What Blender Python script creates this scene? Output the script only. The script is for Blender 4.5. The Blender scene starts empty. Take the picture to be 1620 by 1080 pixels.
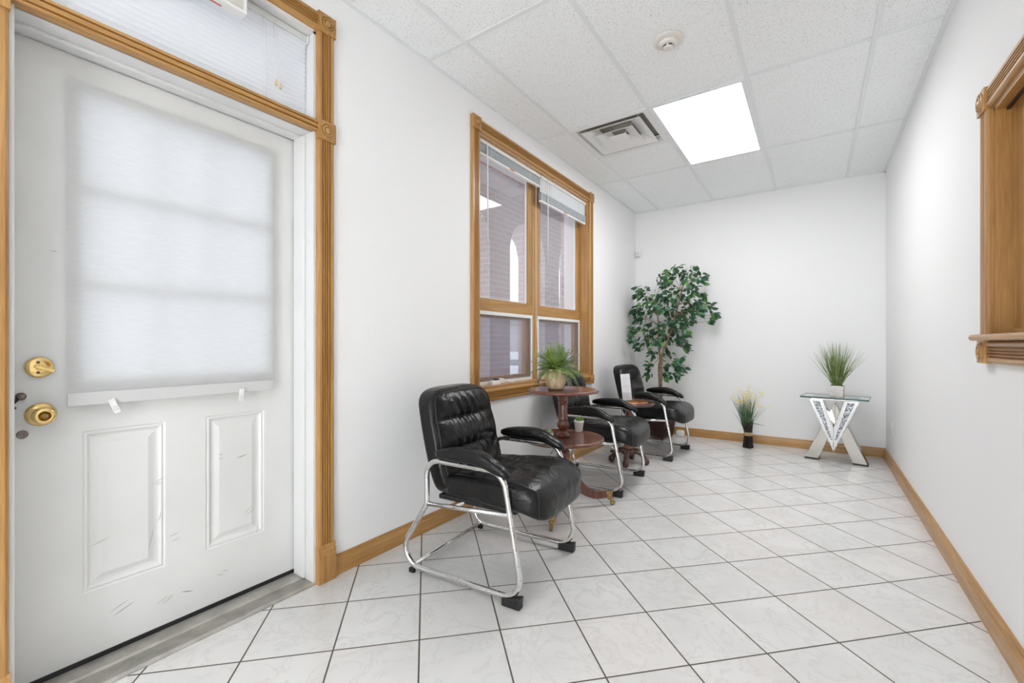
import bpy, bmesh, math, random
from mathutils import Vector, Matrix, Euler
from math import sin, cos, pi, radians
SC = bpy.context.scene
COL = SC.collection

# ------------------------------------------------------------------ camera
CZ = 1.084
cd = bpy.data.cameras.new('camera')
cam = bpy.data.objects.new('camera', cd)
COL.objects.link(cam)
cam.location = (0, 0, CZ)
cam.rotation_euler = (pi / 2, 0, 0.6055)
cd.sensor_width = 36
cd.lens = 36 * 696.0 / 1620
cd.shift_x = 3.8 / 1620
cd.shift_y = 3.5 / 1620
cd.clip_start = 0.02
cd.clip_end = 400
SC.camera = cam
# ------------------------------------------------------------------ view
SC.view_settings.view_transform = 'Standard'
SC.view_settings.look = 'None'
SC.view_settings.exposure = 0.68
SC.view_settings.gamma = 1.0
SC.view_settings.use_curve_mapping = False
SC.cycles.max_bounces = 14
SC.cycles.diffuse_bounces = 8
SC.cycles.glossy_bounces = 6
SC.cycles.transparent_max_bounces = 24
SC.cycles.transmission_bounces = 10
SC.cycles.sample_clamp_indirect = 6
SC.cycles.use_denoising = True
SC.cycles.caustics_reflective = False
SC.cycles.caustics_refractive = False
# ------------------------------------------------------------------ world: bright overcast winter sky
W = bpy.data.worlds.new('overcast_sky')
SC.world = W
W.use_nodes = True
nt = W.node_tree
bg = nt.nodes['Background']
bg.inputs[0].default_value = (0.90, 0.94, 1.0, 1)
bg.inputs[1].default_value = 1.15
# soft fill lamp added behind the camera to lift the dark ceiling
fd = bpy.data.lights.new('fill_lamp', 'POINT')
fd.energy = 85
fd.shadow_soft_size = 0.40
fd.color = (0.93, 0.97, 1.0)
fo_ = bpy.data.objects.new('fill_lamp', fd)
fo_.location = (0.30, -3.0, 0.55)
COL.objects.link(fo_)
# ------------------------------------------------------------------ ceiling light strengths
VISIBLE_PANEL = ((0.98, 0.99, 1.0), 10.2)     # the troffer in the picture
REAR_FILL_PANEL = ((0.93, 0.97, 1.0), 3.6)         # unseen troffers added behind the camera for frontal light

# ================================================================== materials
MATS = {}


def newmat(name):
    m = bpy.data.materials.new(name)
    m.use_nodes = True
    return m, m.node_tree.nodes, m.node_tree.links, m.node_tree.nodes['Principled BSDF']


def pmat(name, col, rough=0.5, metal=0.0, bump=0.0, bscale=60, spec=0.5, coat=0.0, vary=0.0, vscale=8,
         alpha=1.0, trans=0.0, detail=4, crough=0.1):
    m, N, L, b = newmat(name)
    b.inputs['Base Color'].default_value = (*col, 1)
    b.inputs['Roughness'].default_value = rough
    b.inputs['Metallic'].default_value = metal
    b.inputs['Specular IOR Level'].default_value = spec
    b.inputs['Coat Weight'].default_value = coat
    b.inputs['Coat Roughness'].default_value = crough
    tc = N.new('ShaderNodeTexCoord')
    if bump:
        n = N.new('ShaderNodeTexNoise')
        n.inputs['Scale'].default_value = bscale
        n.inputs['Detail'].default_value = detail
        L.new(tc.outputs['Object'], n.inputs['Vector'])
        bp = N.new('ShaderNodeBump')
        bp.inputs['Strength'].default_value = bump
        bp.inputs['Distance'].default_value = 0.01
        L.new(n.outputs[0], bp.inputs['Height'])
        L.new(bp.outputs[0], b.inputs['Normal'])
    if vary:
        n = N.new('ShaderNodeTexNoise')
        n.inputs['Scale'].default_value = vscale
        L.new(tc.outputs['Object'], n.inputs['Vector'])
        r = N.new('ShaderNodeValToRGB')
        r.color_ramp.elements[0].position = 0.3
        r.color_ramp.elements[1].position = 0.7
        r.color_ramp.elements[0].color = (*[c * (1 - vary) for c in col], 1)
        r.color_ramp.elements[1].color = (*[min(1, c * (1 + vary)) for c in col], 1)
        L.new(n.outputs[0], r.inputs[0])
        L.new(r.outputs[0], b.inputs['Base Color'])
    MATS[name] = m
    return m


def oak(name, axis, c1=(0.50, 0.275, 0.090), c2=(0.325, 0.155, 0.038), rough=0.38, scale=1.0):
    m, N, L, b = newmat(name)
    tc = N.new('ShaderNodeTexCoord')
    mp = N.new('ShaderNodeMapping')
    s = [38 * scale, 38 * scale, 38 * scale]
    s[axis] = 1.6 * scale
    mp.inputs['Scale'].default_value = s
    L.new(tc.outputs['Object'], mp.inputs['Vector'])
    n = N.new('ShaderNodeTexNoise')
    n.inputs['Scale'].default_value = 1.0
    n.inputs['Detail'].default_value = 6
    n.inputs['Roughness'].default_value = 0.65
    n.inputs['Distortion'].default_value = 0.6
    L.new(mp.outputs[0], n.inputs['Vector'])
    mp2 = N.new('ShaderNodeMapping')
    s2 = [220 * scale] * 3
    s2[axis] = 9 * scale
    mp2.inputs['Scale'].default_value = s2
    L.new(tc.outputs['Object'], mp2.inputs['Vector'])
    n2 = N.new('ShaderNodeTexNoise')
    n2.inputs['Scale'].default_value = 1.0
    n2.inputs['Detail'].default_value = 3
    L.new(mp2.outputs[0], n2.inputs['Vector'])
    mx = N.new('ShaderNodeMath')
    mx.operation = 'MULTIPLY_ADD'
    mx.inputs[1].default_value = 0.35
    L.new(n2.outputs[0], mx.inputs[0])
    mm = N.new('ShaderNodeMath')
    mm.operation = 'MULTIPLY'
    mm.inputs[1].default_value = 0.65
    L.new(n.outputs[0], mm.inputs[0])
    L.new(mm.outputs[0], mx.inputs[2])
    r = N.new('ShaderNodeValToRGB')
    r.color_ramp.elements[0].position = 0.36
    r.color_ramp.elements[1].position = 0.60
    r.color_ramp.elements[0].color = (*c2, 1)
    r.color_ramp.elements[1].color = (*c1, 1)
    L.new(mx.outputs[0], r.inputs[0])
    L.new(r.outputs[0], b.inputs['Base Color'])
    b.inputs['Roughness'].default_value = rough
    b.inputs['Coat Weight'].default_value = 0.25
    b.inputs['Coat Roughness'].default_value = 0.2
    bp = N.new('ShaderNodeBump')
    bp.inputs['Strength'].default_value = 0.08
    bp.inputs['Distance'].default_value = 0.004
    L.new(mx.outputs[0], bp.inputs['Height'])
    L.new(bp.outputs[0], b.inputs['Normal'])
    MATS[name] = m
    return m


OX, OY, OZ = oak('oak_x', 0), oak('oak_y', 1), oak('oak_z', 2)
M_WALL = pmat('wall_paint', (0.865, 0.865, 0.865), 0.75, bump=0.06, bscale=220, spec=0.2)
M_DOOR = None
M_WHITE = pmat('white_paint', (0.72, 0.72, 0.715), 0.4, bump=0.05, bscale=40)
M_WPLAST = pmat('white_plastic', (0.80, 0.80, 0.79), 0.35)
M_OFFWH = pmat('offwhite_plastic', (0.74, 0.70, 0.66), 0.45)
M_TEE = pmat('ceiling_grid_white', (0.79, 0.81, 0.82), 0.45)
M_BLACK = pmat('black_rubber', (0.012, 0.012, 0.013), 0.45)
M_DARK = pmat('dark_void', (0.06, 0.055, 0.05), 0.8)
M_DGREY = pmat('duct_metal', (0.40, 0.37, 0.33), 0.6)
M_ALU = pmat('threshold_aluminium', (0.46, 0.44, 0.40), 0.45, metal=0.55, bump=0.2, bscale=30, vary=0.18, vscale=14)
M_BRASS = pmat('brass', (0.83, 0.60, 0.25), 0.16, metal=1.0, vary=0.12, vscale=30)
M_BRASSD = pmat('aged_brass', (0.36, 0.25, 0.10), 0.32, metal=1.0, bump=0.5, bscale=140, vary=0.5, vscale=60)
M_STEEL = pmat('old_steel', (0.22, 0.19, 0.17), 0.35, metal=0.9)


def chrome_mat():
    m, N, L, b = newmat('chrome_tube')
    tc = N.new('ShaderNodeTexCoord')
    n = N.new('ShaderNodeTexNoise')
    n.inputs['Scale'].default_value = 42
    n.inputs['Detail'].default_value = 8
    n.inputs['Roughness'].default_value = 0.7
    L.new(tc.outputs['Object'], n.inputs['Vector'])
    r = N.new('ShaderNodeValToRGB')
    r.color_ramp.elements[0].position = 0.56
    r.color_ramp.elements[1].position = 0.68
    r.color_ramp.elements[0].color = (0.72, 0.72, 0.72, 1)
    r.color_ramp.elements[1].color = (0.36, 0.33, 0.30, 1)
    L.new(n.outputs[0], r.inputs[0])
    L.new(r.outputs[0], b.inputs['Base Color'])
    r2 = N.new('ShaderNodeMapRange')
    r2.inputs[1].default_value = 0.52
    r2.inputs[2].default_value = 0.68
    r2.inputs[3].default_value = 0.12
    r2.inputs[4].default_value = 0.42
    L.new(n.outputs[0], r2.inputs[0])
    L.new(r2.outputs[0], b.inputs['Roughness'])
    b.inputs['Metallic'].default_value = 1.0
    return m


M_STAIN = pmat('groove_stain', (0.17, 0.07, 0.02), 0.6)
M_CHROME = chrome_mat()


def leather_mat():
    m, N, L, b = newmat('black_leather')
    tc = N.new('ShaderNodeTexCoord')
    b.inputs['Base Color'].default_value = (0.006, 0.006, 0.0065, 1)
    b.inputs['Roughness'].default_value = 0.29
    b.inputs['Specular IOR Level'].default_value = 0.36
    n = N.new('ShaderNodeTexNoise')
    n.inputs['Scale'].default_value = 13
    n.inputs['Detail'].default_value = 3
    n.inputs['Distortion'].default_value = 1.0
    L.new(tc.outputs['Object'], n.inputs['Vector'])
    v = N.new('ShaderNodeTexVoronoi')
    v.inputs['Scale'].default_value = 260
    L.new(tc.outputs['Object'], v.inputs['Vector'])
    a = N.new('ShaderNodeMath')
    a.operation = 'MULTIPLY_ADD'
    a.inputs[1].default_value = 0.04
    L.new(v.outputs['Distance'], a.inputs[0])
    L.new(n.outputs[0], a.inputs[2])
    bp = N.new('ShaderNodeBump')
    bp.inputs['Strength'].default_value = 0.35
    bp.inputs['Distance'].default_value = 0.02
    L.new(a.outputs[0], bp.inputs['Height'])
    L.new(bp.outputs[0], b.inputs['Normal'])
    return m


M_LEATHER = leather_mat()
M_PIPING = pmat('leather_piping', (0.016, 0.016, 0.017), 0.3)


def cherry(name, c1, c2, axis=None, rough=0.25):
    m, N, L, b = newmat(name)
    tc = N.new('ShaderNodeTexCoord')
    mp = N.new('ShaderNodeMapping')
    s = [22, 22, 22]
    if axis is not None:
        s[axis] = 2
    mp.inputs['Scale'].default_value = s
    L.new(tc.outputs['Object'], mp.inputs['Vector'])
    n = N.new('ShaderNodeTexNoise')
    n.inputs['Scale'].default_value = 1.5
    n.inputs['Detail'].default_value = 5
    L.new(mp.outputs[0], n.inputs['Vector'])
    r = N.new('ShaderNodeValToRGB')
    r.color_ramp.elements[0].position = 0.3
    r.color_ramp.elements[1].position = 0.7
    r.color_ramp.elements[0].color = (*c2, 1)
    r.color_ramp.elements[1].color = (*c1, 1)
    L.new(n.outputs[0], r.inputs[0])
    L.new(r.outputs[0], b.inputs['Base Color'])
    b.inputs['Roughness'].default_value = rough
    b.inputs['Coat Weight'].default_value = 0.35
    b.inputs['Coat Roughness'].default_value = 0.15
    return m


M_CHERRY = cherry('cherry_wood', (0.17, 0.055, 0.032), (0.085, 0.026, 0.016), 2)
M_CHERRYT = cherry('cherry_top', (0.20, 0.068, 0.040), (0.125, 0.038, 0.022), 1, 0.22)
M_WALNUT = cherry('dark_mahogany', (0.085, 0.028, 0.020), (0.035, 0.012, 0.009), 2, 0.3)
M_INLAY = cherry('orange_inlay', (0.55, 0.20, 0.045), (0.33, 0.10, 0.022), 0, 0.2)
M_GLASSEDGE = None


def floor_mat():
    m, N, L, b = newmat('marble_tile_floor')
    ts, ta, tx, ty = 0.2993, 0.7929, -1.4019, 1.347
    tc = N.new('ShaderNodeTexCoord')
    sep = N.new('ShaderNodeSeparateXYZ')
    L.new(tc.outputs['Object'], sep.inputs[0])

    def math_(op, a, bb=None, c=None):
        n = N.new('ShaderNodeMath')
        n.operation = op
        for i, q in enumerate((a, bb, c)):
            if q is None:
                continue
            if isinstance(q, (int, float)):
                n.inputs[i].default_value = q
            else:
                L.new(q, n.inputs[i])
        return n.outputs[0]
    ca, sa = cos(ta) / ts, sin(ta) / ts
    dx = math_('SUBTRACT', sep.outputs[0], tx)
    dy = math_('SUBTRACT', sep.outputs[1], ty)
    u = math_('ADD', math_('MULTIPLY', dx, ca), math_('MULTIPLY', dy, sa))
    v = math_('SUBTRACT', math_('MULTIPLY', dx, sa), math_('MULTIPLY', dy, ca))
    fu, fv = math_('FLOOR', u), math_('FLOOR', v)
    du = math_('ABSOLUTE', math_('SUBTRACT', math_('SUBTRACT', u, fu), 0.5))
    dv = math_('ABSOLUTE', math_('SUBTRACT', math_('SUBTRACT', v, fv), 0.5))
    mx = math_('MAXIMUM', du, dv)
    g = N.new('ShaderNodeMapRange')
    g.inputs[1].default_value = 0.4885
    g.inputs[2].default_value = 0.4925
    L.new(mx, g.inputs[0])
    cmb = N.new('ShaderNodeCombineXYZ')
    L.new(fu, cmb.inputs[0])
    L.new(fv, cmb.inputs[1])
    wn = N.new('ShaderNodeTexWhiteNoise')
    wn.noise_dimensions = '3D'
    L.new(cmb.outputs[0], wn.inputs['Vector'])
    # veins, shifted tile by tile
    off = N.new('ShaderNodeVectorMath')
    off.operation = 'MULTIPLY_ADD'
    off.inputs[1].default_value = (9, 9, 9)
    L.new(wn.outputs['Color'], off.inputs[0])
    L.new(tc.outputs['Object'], off.inputs[2])
    n1 = N.new('ShaderNodeTexNoise')
    n1.inputs['Scale'].default_value = 5.5
    n1.inputs['Detail'].default_value = 7
    n1.inputs['Roughness'].default_value = 0.6
    n1.inputs['Distortion'].default_value = 1.6
    L.new(off.outputs[0], n1.inputs['Vector'])
    vein = math_('ABSOLUTE', math_('SUBTRACT', n1.outputs[0], 0.5))
    vr = N.new('ShaderNodeMapRange')
    vr.inputs[1].default_value = 0.0
    vr.inputs[2].default_value = 0.035
    vr.inputs[3].default_value = 1.0
    vr.inputs[4].default_value = 0.0
    L.new(vein, vr.inputs[0])
    n2 = N.new('ShaderNodeTexNoise')
    n2.inputs['Scale'].default_value = 4
    n2.inputs['Detail'].default_value = 4
    L.new(off.outputs[0], n2.inputs['Vector'])
    base = N.new('ShaderNodeValToRGB')
    base.color_ramp.elements[0].position = 0.3
    base.color_ramp.elements[1].position = 0.7
    base.color_ramp.elements[0].color = (0.69, 0.68, 0.67, 1)
    base.color_ramp.elements[1].color = (0.765, 0.76, 0.75, 1)
    L.new(n2.outputs[0], base.inputs[0])
    tint = N.new('ShaderNodeMix')
    tint.data_type = 'RGBA'
    tint.blend_type = 'MULTIPLY'
    tint.inputs[0].default_value = 1.0
    tr = N.new('ShaderNodeValToRGB')
    tr.color_ramp.elements[0].color = (0.98, 0.99, 0.99, 1)
    tr.color_ramp.elements[1].color = (1.01, 0.988, 0.978, 1)
    L.new(wn.outputs['Value'], tr.inputs[0])
    L.new(base.outputs[0], tint.inputs[6])
    L.new(tr.outputs[0], tint.inputs[7])
    vm = N.new('ShaderNodeMix')
    vm.data_type = 'RGBA'
    vf = math_('MULTIPLY', math_('MULTIPLY', vr.outputs[0], n2.outputs[0]), 0.42)
    L.new(vf, vm.inputs[0])
    L.new(tint.outputs[2], vm.inputs[6])
    vm.inputs[7].default_value = (0.44, 0.41, 0.385, 1)
    gm = N.new('ShaderNodeMix')
    gm.data_type = 'RGBA'
    L.new(g.outputs[0], gm.inputs[0])
    L.new(vm.outputs[2], gm.inputs[6])
    gm.inputs[7].default_value = (0.105, 0.088, 0.072, 1)
    L.new(gm.outputs[2], b.inputs['Base Color'])
    rr = math_('MULTIPLY_ADD', g.outputs[0], 0.5, 0.24)
    L.new(rr, b.inputs['Roughness'])
    b.inputs['Specular IOR Level'].default_value = 0.45
    inv = math_('SUBTRACT', 1.0, g.outputs[0])
    bp = N.new('ShaderNodeBump')
    bp.inputs['Strength'].default_value = 0.6
    bp.inputs['Distance'].default_value = 0.002
    L.new(inv, bp.inputs['Height'])
    L.new(bp.outputs[0], b.inputs['Normal'])
    return m


M_FLOOR = floor_mat()


def ceiling_mat():
    m, N, L, b = newmat('acoustic_tile')
    tc = N.new('ShaderNodeTexCoord')
    v = N.new('ShaderNodeTexVoronoi')
    v.inputs['Scale'].default_value = 175
    v.inputs['Randomness'].default_value = 1.0
    L.new(tc.outputs['Object'], v.inputs['Vector'])
    n = N.new('ShaderNodeTexNoise')
    n.inputs['Scale'].default_value = 120
    n.inputs['Detail'].default_value = 1
    L.new(tc.outputs['Object'], n.inputs['Vector'])
    s = N.new('ShaderNodeMath')
    s.operation = 'MULTIPLY_ADD'
    L.new(n.outputs[0], s.inputs[0])
    s.inputs[1].default_value = 1.05
    s.inputs[2].default_value = -0.36
    lt = N.new('ShaderNodeMath')
    lt.operation = 'SUBTRACT'
    L.new(s.outputs[0], lt.inputs[0])
    L.new(v.outputs['Distance'], lt.inputs[1])
    mr = N.new('ShaderNodeMapRange')
    mr.inputs[1].default_value = -0.02
    mr.inputs[2].default_value = 0.06
    L.new(lt.outputs[0], mr.inputs[0])
    n2 = N.new('ShaderNodeTexNoise')
    n2.inputs['Scale'].default_value = 300
    n2.inputs['Detail'].default_value = 4
    L.new(tc.outputs['Object'], n2.inputs['Vector'])
    r = N.new('ShaderNodeValToRGB')
    r.color_ramp.elements[0].position = 0.35
    r.color_ramp.elements[1].position = 0.55
    r.color_ramp.elements[0].color = (0.83, 0.845, 0.85, 1)
    r.color_ramp.elements[1].color = (0.92, 0.94, 0.945, 1)
    L.new(n2.outputs[0], r.inputs[0])
    mx = N.new('ShaderNodeMix')
    mx.data_type = 'RGBA'
    L.new(mr.outputs[0], mx.inputs[0])
    L.new(r.outputs[0], mx.inputs[6])
    mx.inputs[7].default_value = (0.34, 0.32, 0.29, 1)
    L.new(mx.outputs[2], b.inputs['Base Color'])
    b.inputs['Roughness'].default_value = 0.9
    b.inputs['Specular IOR Level'].default_value = 0.1
    return m


M_CEIL = ceiling_mat()


def door_mat():
    m, N, L, b = newmat('scuffed_door_paint')
    tc = N.new('ShaderNodeTexCoord')
    mp = N.new('ShaderNodeMapping')
    mp.inputs['Rotation'].default_value = (0.5, 0, 0)
    mp.inputs['Scale'].default_value = (1, 5, 26)
    L.new(tc.outputs['Object'], mp.inputs['Vector'])
    n = N.new('ShaderNodeTexNoise')
    n.inputs['Scale'].default_value = 1.6
    n.inputs['Detail'].default_value = 9
    n.inputs['Roughness'].default_value = 0.62
    L.new(mp.outputs[0], n.inputs['Vector'])
    r = N.new('ShaderNodeMapRange')
    r.inputs[1].default_value = 0.70
    r.inputs[2].default_value = 0.76
    L.new(n.outputs[0], r.inputs[0])
    sep = N.new('ShaderNodeSeparateXYZ')
    L.new(tc.outputs['Object'], sep.inputs[0])
    h = N.new('ShaderNodeMapRange')
    h.inputs[1].default_value = 0.9
    h.inputs[2].default_value = 0.1
    L.new(sep.outputs[2], h.inputs[0])
    k = N.new('ShaderNodeMath')
    k.operation = 'MULTIPLY'
    L.new(r.outputs[0], k.inputs[0])
    L.new(h.outputs[0], k.inputs[1])
    n3 = N.new('ShaderNodeTexNoise')
    n3.inputs['Scale'].default_value = 3
    n3.inputs['Detail'].default_value = 5
    L.new(tc.outputs['Object'], n3.inputs['Vector'])
    rr = N.new('ShaderNodeValToRGB')
    rr.color_ramp.elements[0].position = 0.3
    rr.color_ramp.elements[1].position = 0.65
    rr.color_ramp.elements[0].color = (0.70, 0.70, 0.685, 1)
    rr.color_ramp.elements[1].color = (0.75, 0.75, 0.735, 1)
    L.new(n3.outputs[0], rr.inputs[0])
    mx = N.new('ShaderNodeMix')
    mx.data_type = 'RGBA'
    L.new(k.outputs[0], mx.inputs[0])
    L.new(rr.outputs[0], mx.inputs[6])
    mx.inputs[7].default_value = (0.42, 0.40, 0.38, 1)
    L.new(mx.outputs[2], b.inputs['Base Color'])
    b.inputs['Roughness'].default_value = 0.42
    return m


M_DOOR = door_mat()


def translucent(name, col, tcol, fac=0.5, weave=0.0, rough=1.0):
    m, N, L, b = newmat(name)
    N.remove(b)
    out = [n for n in N if n.type == 'OUTPUT_MATERIAL'][0]
    d = N.new('ShaderNodeBsdfDiffuse')
    d.inputs[0].default_value = (*col, 1)
    t = N.new('ShaderNodeBsdfTranslucent')
    t.inputs[0].default_value = (*tcol, 1)
    mx = N.new('ShaderNodeMixShader')
    mx.inputs[0].default_value = fac
    L.new(d.outputs[0], mx.inputs[1])
    L.new(t.outputs[0], mx.inputs[2])
    L.new(mx.outputs[0], out.inputs[0])
    if weave:
        tc = N.new('ShaderNodeTexCoord')
        mp = N.new('ShaderNodeMapping')
        mp.inputs['Scale'].default_value = (60, 22, 420)
        L.new(tc.outputs['Object'], mp.inputs['Vector'])
        n = N.new('ShaderNodeTexNoise')
        n.inputs['Scale'].default_value = 1
        n.inputs['Detail'].default_value = 3
        L.new(mp.outputs[0], n.inputs['Vector'])
        r = N.new('ShaderNodeValToRGB')
        r.color_ramp.elements[0].position = 0.3
        r.color_ramp.elements[1].position = 0.7
        r.color_ramp.elements[0].color = (*[c * (1 - weave) for c in tcol], 1)
        r.color_ramp.elements[1].color = (*tcol, 1)
        L.new(n.outputs[0], r.inputs[0])
        L.new(r.outputs[0], t.inputs[0])
    return m


M_SHADE = translucent('shade_fabric', (0.70, 0.70, 0.695), (0.86, 0.86, 0.85), 0.56, 0.12)
M_BLIND = translucent('blind_slat', (0.82, 0.83, 0.84), (0.8, 0.84, 0.9), 0.28)
M_STACKSHADE = translucent('blind_slat_shaded', (0.50, 0.54, 0.56), (0.5, 0.54, 0.58), 0.15)  # white slats coloured grey-blue, the backlit stack's shade put into the colour
M_PAPER = translucent('flyer_paper', (0.82, 0.83, 0.86), (0.8, 0.8, 0.8), 0.15)


def glass_mat(name, tint=(0.97, 0.98, 0.985), refl=1.0, haze=0.0, hazecol=(0.8, 0.8, 0.86), r0=0.04):
    m, N, L, b = newmat(name)
    N.remove(b)
    out = [n for n in N if n.type == 'OUTPUT_MATERIAL'][0]
    t = N.new('ShaderNodeBsdfTransparent')
    t.inputs[0].default_value = (*tint, 1)
    g = N.new('ShaderNodeBsdfGlossy')
    g.inputs['Roughness'].default_value = 0.01
    g.inputs[0].default_value = (refl, refl, refl, 1)
    lw = N.new('ShaderNodeFresnel')
    lw.inputs[0].default_value = 1.5
    mx = N.new('ShaderNodeMixShader')
    ge_ = N.new('ShaderNodeNewGeometry')
    bf = N.new('ShaderNodeMath')
    bf.operation = 'SUBTRACT'
    bf.inputs[0].default_value = 1.0
    L.new(ge_.outputs['Backfacing'], bf.inputs[1])
    ml_ = N.new('ShaderNodeMath')
    ml_.operation = 'MULTIPLY'
    L.new(lw.outputs[0], ml_.inputs[0])
    L.new(bf.outputs[0], ml_.inputs[1])
    L.new(ml_.outputs[0], mx.inputs[0])
    L.new(t.outputs[0], mx.inputs[1])
    L.new(g.outputs[0], mx.inputs[2])
    last = mx
    if refl == 0:
        L.new(t.outputs[0], mx.inputs[2])
    if haze:
        d = N.new('ShaderNodeBsdfDiffuse')
        d.inputs[0].default_value = (*hazecol, 1)
        m2 = N.new('ShaderNodeMixShader')
        m2.inputs[0].default_value = haze
        L.new(mx.outputs[0], m2.inputs[1])
        L.new(d.outputs[0], m2.inputs[2])
        last = m2
    L.new(last.outputs[0], out.inputs[0])
    return m


M_GLASS = glass_mat('window_glass', (0.97, 0.97, 0.98), 1.0, 0.22, (0.82, 0.82, 0.86))  # pale veil mixed into the glass, paints haze over the view outside
M_SCREEN = glass_mat('insect_screen', (0.88, 0.88, 0.90), 0.0, 0.12, (0.6, 0.6, 0.66))
M_CLEAR = glass_mat('clear_acrylic', (0.96, 0.97, 0.98), 1.0)
M_TOPGLASS = glass_mat('table_glass', (0.90, 0.965, 0.95), 1.0)
M_GEDGE = pmat('glass_green_edge', (0.012, 0.075, 0.075), 0.25, spec=0.3)
M_MIRROR = pmat('mirror_glass', (0.66, 0.66, 0.66), 0.03, metal=1.0)
M_MIRRORB = pmat('champagne_mirror', (0.47, 0.455, 0.42), 0.16, metal=1.0)


def crystal_mat():
    m, N, L, b = newmat('crushed_crystal')
    tc = N.new('ShaderNodeTexCoord')
    v = N.new('ShaderNodeTexVoronoi')
    v.inputs['Scale'].default_value = 150
    L.new(tc.outputs['Object'], v.inputs['Vector'])
    sep = N.new('ShaderNodeSeparateColor')
    L.new(v.outputs['Color'], sep.inputs[0])
    r = N.new('ShaderNodeValToRGB')
    r.color_ramp.elements[0].position = 0.1
    r.color_ramp.elements[1].position = 0.9
    r.color_ramp.elements[0].color = (0.03, 0.035, 0.05, 1)
    r.color_ramp.elements[1].color = (0.75, 0.78, 0.83, 1)
    L.new(sep.outputs[0], r.inputs[0])
    L.new(r.outputs[0], b.inputs['Base Color'])
    b.inputs['Roughness'].default_value = 0.15
    b.inputs['Metallic'].default_value = 0.6
    bp = N.new('ShaderNodeBump')
    bp.inputs['Strength'].default_value = 1.0
    bp.inputs['Distance'].default_value = 0.01
    L.new(sep.outputs[1], bp.inputs['Height'])
    L.new(bp.outputs[0], b.inputs['Normal'])
    return m


M_CRYSTAL = crystal_mat()


def emit_mat(name, col, strength, vary=0.0):
    m, N, L, b = newmat(name)
    N.remove(b)
    out = [n for n in N if n.type == 'OUTPUT_MATERIAL'][0]
    e = N.new('ShaderNodeEmission')
    e.inputs[0].default_value = (*col, 1)
    e.inputs[1].default_value = strength
    L.new(e.outputs[0], out.inputs[0])
    return m


M_PANEL = emit_mat('troffer_diffuser_lit', *VISIBLE_PANEL)
M_FILLPANEL = emit_mat('fill_troffer_diffuser', *REAR_FILL_PANEL)
M_RED = emit_mat('exit_letter_red', (0.75, 0.03, 0.03), 0.7)


def brick_mat(name, c1, c2, mort, vertical=False):
    m, N, L, b = newmat(name)
    tc = N.new('ShaderNodeTexCoord')
    sep = N.new('ShaderNodeSeparateXYZ')
    L.new(tc.outputs['Object'], sep.inputs[0])
    a = N.new('ShaderNodeMath')
    a.operation = 'ADD'
    L.new(sep.outputs[0], a.inputs[0])
    L.new(sep.outputs[1], a.inputs[1])
    c = N.new('ShaderNodeCombineXYZ')
    L.new(a.outputs[0], c.inputs[0])
    L.new(sep.outputs[2], c.inputs[1])
    br = N.new('ShaderNodeTexBrick')
    br.inputs['Scale'].default_value = 1.0
    br.inputs['Brick Width'].default_value = 0.21
    br.inputs['Row Height'].default_value = 0.075
    br.inputs['Mortar Size'].default_value = 0.006
    br.inputs['Color1'].default_value = (*c1, 1)
    br.inputs['Color2'].default_value = (*c2, 1)
    br.inputs['Mortar'].default_value = (*mort, 1)
    L.new(c.outputs[0], br.inputs['Vector'])
    L.new(br.outputs[0], b.inputs['Base Color'])
    b.inputs['Roughness'].default_value = 0.9
    return m


M_BRICK = brick_mat('porch_brick', (0.55, 0.43, 0.42), (0.45, 0.35, 0.35), (0.66, 0.64, 0.64))
M_BRICKW = brick_mat('facade_brick', (0.45, 0.27, 0.22), (0.38, 0.22, 0.18), (0.5, 0.46, 0.43))
M_SNOW = pmat('snow', (0.86, 0.88, 0.92), 0.8, bump=0.3, bscale=1.5, vary=0.04, vscale=0.5)
M_ROAD = pmat('wet_asphalt', (0.16, 0.17, 0.18), 0.6, vary=0.15, vscale=0.6)
M_SOFFIT = pmat('soffit_boards', (0.62, 0.61, 0.64), 0.7)
M_BARK = pmat('bark', (0.16, 0.12, 0.09), 0.9, vary=0.3, vscale=20)
M_FBARK = pmat('ficus_bark', (0.24, 0.16, 0.10), 0.85, bump=0.5, bscale=60, vary=0.4, vscale=24)
M_HOUSE = pmat('house_siding', (0.52, 0.50, 0.48), 0.8)
M_ROOF = pmat('roof_shingle', (0.30, 0.29, 0.30), 0.8)


def leafmat(name, cols, scale=9, rough=0.45, trans=0.2, byobj=True):
    m, N, L, b = newmat(name)
    tc = N.new('ShaderNodeTexCoord')
    n = N.new('ShaderNodeTexNoise')
    n.inputs['Scale'].default_value = scale
    n.inputs['Detail'].default_value = 3
    L.new(tc.outputs['Object'], n.inputs['Vector'])
    r = N.new('ShaderNodeValToRGB')
    e = r.color_ramp.elements
    e[0].position, e[1].position = 0.32, 0.68
    e[0].color, e[1].color = (*cols[0], 1), (*cols[-1], 1)
    for i, c in enumerate(cols[1:-1]):
        k = e.new(0.32 + 0.36 * (i + 1) / (len(cols) - 1))
        k.color = (*c, 1)
    L.new(n.outputs[0], r.inputs[0])
    L.new(r.outputs[0], b.inputs['Base Color'])
    b.inputs['Roughness'].default_value = rough
    return m


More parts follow.
